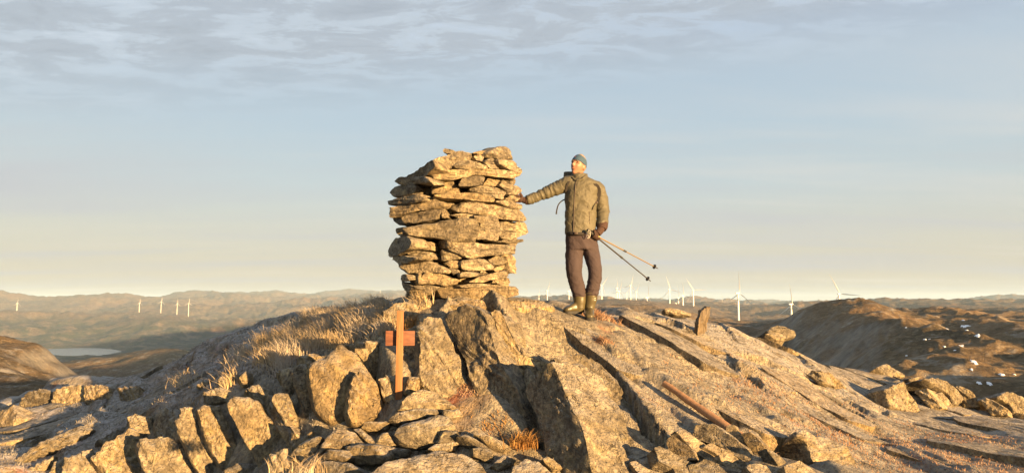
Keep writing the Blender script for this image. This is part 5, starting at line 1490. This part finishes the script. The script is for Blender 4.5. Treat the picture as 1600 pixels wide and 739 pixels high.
# rubber boots
def boot(shaft, heel, toe, gz, name='boot'):
    """shaft: list of (centre, radius); heel and toe are ground points"""
    d = toe - heel; d[2] = 0; L = np.linalg.norm(d); d /= L; s = np.array([d[1], -d[0], 0])
    z0 = gz
    rows = []
    V, F_ = tube([c for c, r in shaft], [r for c, r in shaft], 20)
    foot = []
    for t_, w, h in ((0.0, .034, .060), (0.12, .042, .085), (0.32, .046, .105), (0.52, .046, .088), (0.72, .052, .066), (0.9, .046, .052), (1.0, .026, .034)):
        foot.append((heel + d * L * t_, w, h))
    FV, FF = [], []; seg = 16
    for c, w, h in foot:
        for j in range(seg):
            th = 2 * math.pi * j / seg; a, b = math.cos(th), math.sin(th)
            FV.append(np.array([c[0], c[1], z0 + 0.02 + h / 2]) + s * np.sign(a) * abs(a) ** .75 * w + np.array([0, 0, np.sign(b) * abs(b) ** .75 * h / 2]))
    for k in range(len(foot) - 1):
        for j in range(seg): FF.append([k * seg + j, k * seg + (j + 1) % seg, (k + 1) * seg + (j + 1) % seg, (k + 1) * seg + j])
    FF += [list(range(seg))[::-1], [(len(foot) - 1) * seg + j for j in range(seg)]]
    me = remesh(merge((V, F_), (FV, FF)), 0.008, 5, 0.5)
    W_ = co_of(me); q = W_ - PB
    W_ = W_ + no_of(me) * (0.0014 * ridged(np.stack([q[:, 0] * 6, q[:, 1] * 6, q[:, 2] * 16], 1), 2))[:, None]
    set_co(me, W_ - PB); smooth(me); me.name = name
    bo = obj(name, me, MAT['boot'], person)
    SV, SF = [], []; outline = []
    for t_, w in ((-.02, .024), (0.03, .038), (0.15, .046), (0.4, .044), (0.55, .046), (0.72, .056), (0.9, .050), (1.0, .034), (1.035, .014)):
        outline.append((t_, w))
    ring = [(t_, w) for t_, w in outline] + [(t_, -w) for t_, w in outline[::-1]]
    for zz in (0.0, 0.032):
        for t_, w in ring:
            p = heel + d * L * t_ + s * w; SV.append(np.array([p[0], p[1], z0 + zz - 0.004]))
    n = len(ring)
    SF = [list(range(n))[::-1], [n + j for j in range(n)]] + [[j, (j + 1) % n, n + (j + 1) % n, n + j] for j in range(n)]
    so = part('sole', (SV, SF), MAT['sole'], bo, PB, 40)
    lug = []
    for k in range(9):
        t_ = 0.02 + k * 0.118
        for sg in (-1, 1):
            p = heel + d * L * t_ + s * sg * 0.046; lug.append(boxv((p[0], p[1], z0 + 0.012), 0.016, 0.016, 0.030))
    part('top_rim', tube([shaft[0][0] + np.array([math.cos(a) * shaft[0][1] * 1.0, math.sin(a) * shaft[0][1] * 1.0, 0.0]) for a in np.linspace(0, 2 * math.pi, 25)], 0.006, 8, False), MAT['boot'], bo, PB, 60)
    return bo
heelR, toeR = M(908, 494, 0.04), M(881, 492, -0.04)
heelL, toeL = M(923, 496, 0.05), M(918, 498, -0.20)
gzR = float(np.max(ground_z(np.linspace(heelR[0], toeR[0], 8), np.linspace(heelR[1], toeR[1], 8)))) - 0.012
gzL = float(np.max(ground_z(np.linspace(heelL[0], toeL[0], 8), np.linspace(heelL[1], toeL[1], 8)))) - 0.012
boot([(M(906, 460, 0.02), .074), (M(906, 470, 0.025), .071), (M(905.5, 480, 0.03), .062), (M(905.5, 488, 0.035), .052)], heelR, toeR, gzR)
bo2 = boot([(M(924, 458, 0.01), .070), (M(923.5, 468, 0.02), .066), (M(922, 478, 0.03), .058), (M(922, 487, 0.035), .050)], heelL, toeL, gzL)
part('logo', merge(boxv(M(929, 466, -0.045), 0.012, 0.004, 0.006), boxv(M(929, 469, -0.045), 0.012, 0.004, 0.006)), MAT['white'], bo2, PB, 60)

# gloves: five fingers each
hw = M(822, 312.5, 0.04); hp = M(813, 311, 0.03)
def glove_reach():
    parts_ = [limb([M(826, 312.5, 0.04), hw, M(817, 311.5, 0.035)], [.040, .040, .036], 14), ball(M(813.5, 311, 0.03), .040, .034, .036)]
    for k, (dz_, ln) in enumerate(((6.0, 14), (2.2, 16.5), (-1.6, 15.5), (-5.0, 12))):
        b0 = M(812, 311 - dz_ * 0.75, -0.0 + 0.012 * k)
        parts_.append(limb([b0, M(812 - ln * 0.45, 310.5 - dz_ * 0.85, -0.015 + 0.013 * k), M(812 - ln * 0.8, 312 - dz_ * 0.85, 0.0 + 0.013 * k), M(812 - ln, 313 - dz_ * 0.8, 0.012 + 0.013 * k)], [.0125, .0120, .0110, .0095], 10))
    parts_.append(limb([M(816, 307.5, 0.01), M(812.5, 302, -0.01), M(809, 299.5, -0.012)], [.015, .013, .011], 10))
    return merge(*parts_)
me = remesh(glove_reach(), 0.0045, 2, 0.4); set_co(me, co_of(me) - PB); smooth(me); me.name = 'glove'
g1 = obj('glove', me, MAT['glove'], person)
part('cuff', tube([M(827, 312.3, 0.04), M(823, 312.6, 0.04), M(821, 312.6, 0.04)], [.047, .049, .044], 16), MAT['glove'], g1, PB, 50)

# trekking poles
hand = M(929, 370, -0.10)
tips = [P(1028, 419.5, MY + 0.42), P(1017, 439.5, MY + 0.36)]
tops = [M(897, 358, -0.20), M(893, 355, -0.18)]
pa = [tops[0], None, tips[0]]
axes = [(tips[k] - hand) / np.linalg.norm(tips[k] - hand) for k in range(2)]
ax = axes[0] + axes[1]; ax /= np.linalg.norm(ax)
def glove_fist():
    side = np.cross(ax, np.array([0, 0, 1.0])); side /= np.linalg.norm(side); upv = np.cross(side, ax)
    parts_ = [limb([M(940, 353, -0.045), M(937, 360, -0.07), hand + upv * 0.035 + ax * 0.012], [.048, .044, .040], 14), ball(hand + upv * 0.028 - side * 0.012, .042, .036, .040)]
    for k in range(4):
        o = hand + ax * (0.034 - 0.023 * k)
        ring = [o + (math.cos(a) * upv * (0.032 - 0.002 * abs(k - 1.5)) + math.sin(a) * (-side) * 0.034) for a in (math.radians(x) for x in (20, 75, 130, 185, 235, 270 - 6 * k))]
        parts_.append(limb(ring, [.0125, .0125, .012, .0115, .011, .010], 10, 3))
    th = [hand + upv * 0.03 - ax * 0.035, hand - side * 0.0 + upv * 0.036 - ax * 0.055 + side * 0.02, hand + side * 0.036 - ax * 0.045 + upv * 0.006, hand + side * 0.034 - ax * 0.03 - upv * 0.012]
    parts_.append(limb(th, [.016, .0145, .0125, .011], 10))
    return merge(*parts_)
me = remesh(glove_fist(), 0.0045, 2, 0.4); set_co(me, co_of(me) - PB); smooth(me); me.name = 'glove'
g2 = obj('glove', me, MAT['glove'], person)
part('cuff', tube([M(941, 350, -0.03), M(939.5, 356, -0.055), M(938.5, 359, -0.066)], [.060, .062, .052], 16), MAT['glove'], g2, PB, 50)
MAT['shaft_gold'] = plain('gold_shaft', (0.20, 0.15, 0.085), 0.4, 0.5, 0.4)
MAT['shaft_dark'] = plain('dark_shaft', (0.05, 0.045, 0.04), 0.35, 0.5, 0.4)
MAT['grip'] = plain('yellow_grip', (0.34, 0.31, 0.09), 0.6, 0.3)
MAT['grip_dark'] = plain('black_grip', (0.03, 0.03, 0.03), 0.7, 0.3)
labs = ['golden trekking pole, the upper of two held behind the man', 'dark trekking pole, the lower of two held behind the man']
for k in range(2):
    tip = tips[k]; a = axes[k]; off_ = np.array([0, 0.010, 0.006]) * (1 if k == 0 else -1)
    L = np.linalg.norm(tip - hand); h0 = hand + off_
    a = (tip - h0) / np.linalg.norm(tip - h0)
    tp = empty('trekking_pole', tuple(tip)); tag(tp, labs[k], 'trekking pole', 'pair of trekking poles')
    part('shaft', merge(tube([h0 + a * 0.04, h0 + a * L * 0.45], 0.0085, 12), tube([h0 + a * L * 0.45, h0 + a * L * 0.92], 0.0068, 12)), MAT['shaft_gold'] if k == 0 else MAT['shaft_dark'], tp, tip, 40)
    part('lower_section', tube([h0 + a * L * 0.90, h0 + a * L * 0.985, tip], [0.0062, 0.0055, 0.003], 10), MAT['shaft_dark'], tp, tip, 40)
    ring = lathe([(0.004, -0.004), (0.026, -0.003), (0.028, 0.003), (0.006, 0.008)], 16)
    Rm = np.array(Vector(a).to_track_quat('Z', 'Y').to_matrix())
    part('basket', ([tip - a * 0.06 + Rm @ p for p in ring[0]], ring[1]), MAT['grip_dark'], tp, tip, 40)
    part('clamp', tube([h0 + a * L * 0.43, h0 + a * L * 0.445, h0 + a * L * 0.475], [.0105, .012, .0105], 12), MAT['grip_dark'], tp, tip, 40)
    gr = part('grip', tube([h0 - a * 0.135, h0 - a * 0.12, h0 - a * 0.06, h0 + a * 0.0, h0 + a * 0.06], [.012, .0175, .0145, .0155, .013], 14), MAT['grip'] if k == 0 else MAT['grip_dark'], tp, tip, 40)
    e0 = h0 - a * 0.125
    lp = [e0 + np.array([-0.016 * math.sin(t_) * (1.2 - k * 0.4) + 0.01, -0.015, -0.04 + 0.04 * math.cos(t_)]) for t_ in np.linspace(0, 2 * math.pi, 15)]
    part('wrist_strap', tube(lp, 0.0045, 8, True, (1.0, 0.45)), MAT['white'], tp, tip, 60)

# backpack: shoulder straps, pack on his back, a loose end of webbing
bp = empty('backpack', tuple(M(908, 330, 0.16)))
tag(bp, 'dark backpack on the back of the man, only its straps showing', 'backpack')
BB = np.array(bp.location)
vf = loft([(M(909, 352, 0.20), .12, .06, 0), (M(907, 345, 0.20), .12, .075, 0), (M(907, 310, 0.20), .12, .08, 0), (M(907, 296, 0.19), .10, .065, 0), (M(907, 292, 0.18), .07, .05, 0)], 22)
me = remesh(vf, 0.012, 5, 0.5); set_co(me, co_of(me) - BB); smooth(me); me.name = 'pack_bag'
obj('pack_bag', me, MAT['black'], bp)
def strap(pixels, wpx=3.2, nm='shoulder_strap', depth=0.006):
    pts_ = [on_front(x, y, 0.010) for x, y in pixels]
    V, F_ = [], []
    for i, p in enumerate(pts_):
        w = wpx / F * MY
        for sx, d_ in ((-1, 0), (1, 0), (1, depth), (-1, depth)):
            V.append(p + np.array([sx * w, d_, 0]))
    for i in range(len(pts_) - 1):
        for j in range(4): F_.append([i * 4 + j, i * 4 + (j + 1) % 4, i * 4 + 4 + (j + 1) % 4, i * 4 + 4 + j])
    F_ += [[0, 1, 2, 3], [len(V) - 4 + j for j in range(4)]]
    return part(nm, (V, F_), MAT['black'], bp, BB, 40)
strap([(929, 287), (932, 290), (934.5, 295), (935, 300), (934.5, 306), (933, 313), (931, 318)], 4.0)
strap([(890, 283), (887.5, 287), (885.5, 293), (884.5, 300)], 1.6)
part('buckle', boxv(on_front(932, 316.5, 0.018), 0.03, 0.014, 0.022), MAT['dark'], bp, BB, bevel=0.003)
part('cord_lock', boxv(on_front(933.5, 316, 0.028), 0.014, 0.006, 0.006), plain('pink_cord', (0.5, 0.22, 0.2), 0.6), bp, BB, bevel=0.001)
part('strap_end', tube([on_front(930, 318, 0.012), on_front(927, 323, 0.014), on_front(925.5, 328, 0.014)], 0.006, 8, True, (1, 0.5)), MAT['black'], bp, BB)
part('loose_strap', limb([M(884, 311, 0.02), M(878, 314, 0.0), M(872.5, 320, -0.02), M(870, 328, -0.02), M(869, 335, -0.02)], [.0065, .0065, .007, .0075, .009], 8), MAT['black'], bp, BB, 60)
part('hip_belt', limb([M(886, 366, -0.075), M(892, 366.5, -0.128), M(900, 367, -0.145), M(910, 367.5, -0.14)], [.017, .018, .018, .016], 10), MAT['black'], bp, BB, 60)
part('waist_buckle', boxv(M(898, 366.5, -0.166), 0.036, 0.014, 0.026), MAT['dark'], bp, BB, bevel=0.004)
# ------------------------------------------------------------------ dry grass and heath
rg = np.random.RandomState(21)
def blades(name, roots, length, width, lean, mat, seg=3, lean_dir=None):
    n = len(roots); L = length * rg.uniform(0.5, 1.15, n)
    th = rg.uniform(0, 2 * math.pi, n)
    d = np.stack([np.cos(th), np.sin(th), np.zeros(n)], 1)
    if lean_dir is not None: d = d * 0.7 + np.asarray(lean_dir)
    lean_ = lean * rg.uniform(0.3, 1.4, n)
    tw = rg.uniform(0, 2 * math.pi, n); s = np.stack([np.cos(tw), np.sin(tw), np.zeros(n)], 1)
    w = width * rg.uniform(0.6, 1.3, n)
    V = np.zeros((n, seg + 1, 2, 3))
    for k in range(seg + 1):
        t_ = k / seg
        c = roots + d * (L * lean_ * t_ ** 1.8)[:, None] + np.array([0, 0, 1.0]) * (L * t_ * (1 - 0.35 * np.clip(lean_, 0, 1.4) * t_))[:, None]
        ww = (w * (1 - 0.85 * t_ ** 1.5))[:, None] * 0.5
        V[:, k, 0] = c - s * ww; V[:, k, 1] = c + s * ww
    V[:, 0, :, 2] -= 0.02
    base = np.arange(n)[:, None] * (seg + 1) * 2
    q = []
    for k in range(seg):
        q.append(np.stack([base[:, 0] + 2 * k, base[:, 0] + 2 * k + 1, base[:, 0] + 2 * k + 3, base[:, 0] + 2 * k + 2], 1))
    return mesh_np(name, V.reshape(-1, 3), np.concatenate(q))
def grass_mat(name, a, b, c):
    t = NT(name); co = t.node('ShaderNodeTexCoord').outputs['Object']
    n = t.noise(co, 45.0, 3, 0.6); m = t.noise(co, 3.0, 4, 0.6)
    col = t.mix(t.rng(n, 0.35, 0.65), a, b); col = t.mix(t.math('MULTIPLY', t.rng(m, 0.42, 0.6), 0.7, True), col, c)
    b_ = t.node('ShaderNodeBsdfPrincipled', {'Base Color': col, 'Roughness': 0.8, 'Specular IOR Level': 0.2})
    tr = t.node('ShaderNodeBsdfTranslucent', {'Color': col}); mx = t.node('ShaderNodeMixShader', {0: 0.25})
    t.l.new(b_.outputs[0], mx.inputs[1]); t.l.new(tr.outputs[0], mx.inputs[2]); t.l.new(mx.outputs[0], t.out.inputs[0])
    return t.m
MAT['grass'] = grass_mat('dry_grass', (0.34, 0.25, 0.135), (0.47, 0.37, 0.23), (0.45, 0.41, 0.36))
MAT['orange_grass'] = grass_mat('orange_grass', (0.30, 0.16, 0.05), (0.40, 0.25, 0.09), (0.26, 0.13, 0.05))
MAT['red_heath'] = grass_mat('red_heath', (0.24, 0.12, 0.065), (0.33, 0.20, 0.115), (0.36, 0.26, 0.19))
MAT['heath'] = grass_mat('frosted_heath', (0.14, 0.115, 0.08), (0.24, 0.21, 0.165), (0.36, 0.36, 0.37))
def scatter(px, py, spx, spy, n):
    """ground points thrown round a place seen at a pixel (spread in metres)"""
    c = G(px, py); x = c[0] + rg.randn(n) * spx; y = c[1] + rg.randn(n) * spy
    return np.stack([x, y, ground_z(x, y)], 1)
def tufts(centres, per, spread):
    out = []
    for c in centres:
        k = max(4, int(per * rg.uniform(0.5, 1.4))); sp = spread * rg.uniform(0.6, 1.3)
        x = c[0] + rg.randn(k) * sp; y = c[1] + rg.randn(k) * sp
        out.append(np.stack([x, y, ground_z(x, y)], 1))
    return np.concatenate(out)
# tall frosted tussocks on the left shoulder
areas = [(510, 515, .40, .32, 22), (470, 530, .35, .30, 16), (430, 545, .3, .3, 9), (545, 505, .30, .30, 14), (485, 550, .4, .22, 14), (560, 520, .2, .3, 8)]
cent = np.concatenate([scatter(a[0], a[1], a[2], a[3], a[4]) for a in areas])
me = blades('dry_grass', tufts(cent, 120, 0.065), 0.20, 0.0075, 0.75, MAT['grass'], 4, (-0.45, 0.1, 0))
o = obj('dry_grass', me, MAT['grass']); tag(o, 'tall dry frosted grass on the left shoulder below the cairn', kind='stuff')
# frosted heath over the rest of the left shoulder, short turf on the right apron
area2 = [(330, 565, .9, .8, 330), (250, 620, .9, .9, 300), (380, 595, .5, .5, 150), (120, 660, 1.2, .9, 260), (450, 590, .5, .4, 90), (300, 615, .6, .4, 130), (60, 690, .8, .6, 120), (480, 705, .25, .25, 50), (440, 715, .25, .25, 50)]
cent = np.concatenate([scatter(a[0], a[1], a[2], a[3], a[4]) for a in area2])
me = blades('frosted_heath', tufts(cent[::2], 16, 0.09), 0.035, 0.009, 1.1, MAT['heath'], 2)
o = obj('frosted_heath', me, MAT['heath']); tag(o, 'low frosted heath in the shade on the left slope', kind='stuff')
area3 = [(1400, 705, .9, .6, 120), (1500, 700, 1.0, .6, 160), (1560, 720, .8, .6, 110), (1340, 700, .5, .4, 50), (1210, 622, .35, .3, 40)]
cent = np.concatenate([scatter(a[0], a[1], a[2], a[3], a[4]) for a in area3])
vi = ground_z(cent[:, 0], cent[:, 1])
me = blades('short_turf', tufts(cent, 16, 0.09), 0.030, 0.008, 1.2, MAT['red_heath'], 2)
o = obj('short_turf', me, MAT['red_heath']); tag(o, 'short frosted reddish turf on the right foreground slope', kind='stuff')
# single plants one can point at
def tuft(label, px, py, spread, n, length, mat, Y=None, width=0.006, lean=1.0, ld=None, name='grass_tuft'):
    c = G(px, py) if Y is None else P(px, py, Y)
    x = c[0] + rg.randn(n) * spread; y = c[1] + rg.randn(n) * spread * 0.8
    z = ground_z(x, y) if Y is None else np.full(n, c[2]) + rg.randn(n) * 0.01
    me = blades(name, np.stack([x, y, z], 1) - c, length, width, lean, mat, 4, ld)
    o = obj(name, me, MAT[mat], None, tuple(c))
    if mat == 'red_heath' or n < 120: tag(o, label, kind='stuff')
    else: tag(o, label, 'grass', 'single tufts among the rocks')
tuft('golden grass tuft hanging over the rocks in the dark cleft', 818, 694, 0.05, 300, 0.13, 'orange_grass', Y=5.6, lean=1.3, ld=(0.2, -0.5, 0))
tuft('reddish tuft between the cross and the cairn base', 640, 512, 0.05, 200, 0.10, 'orange_grass')
tuft('rusty heath tuft right beside the boots of the man', 940, 497, 0.10, 420, 0.09, 'red_heath', width=0.008)
tuft('rusty heath creeping down the joint below the boots', 938, 535, 0.05, 320, 0.07, 'red_heath', width=0.008)
tuft('dark red moss cushion on the face below the cairn', 735, 603, 0.07, 420, 0.03, 'red_heath', width=0.008)
tuft('thin orange grass at the foot of the face below the cairn', 772, 668, 0.07, 110, 0.05, 'orange_grass')
tuft('pale dry grass blades at the bottom left of the stone heap', 476, 738, 0.06, 160, 0.14, 'grass', Y=4.9, lean=1.2)
tuft('golden tuft on the skyline left of the cairn', 605, 492, 0.05, 140, 0.12, 'grass')
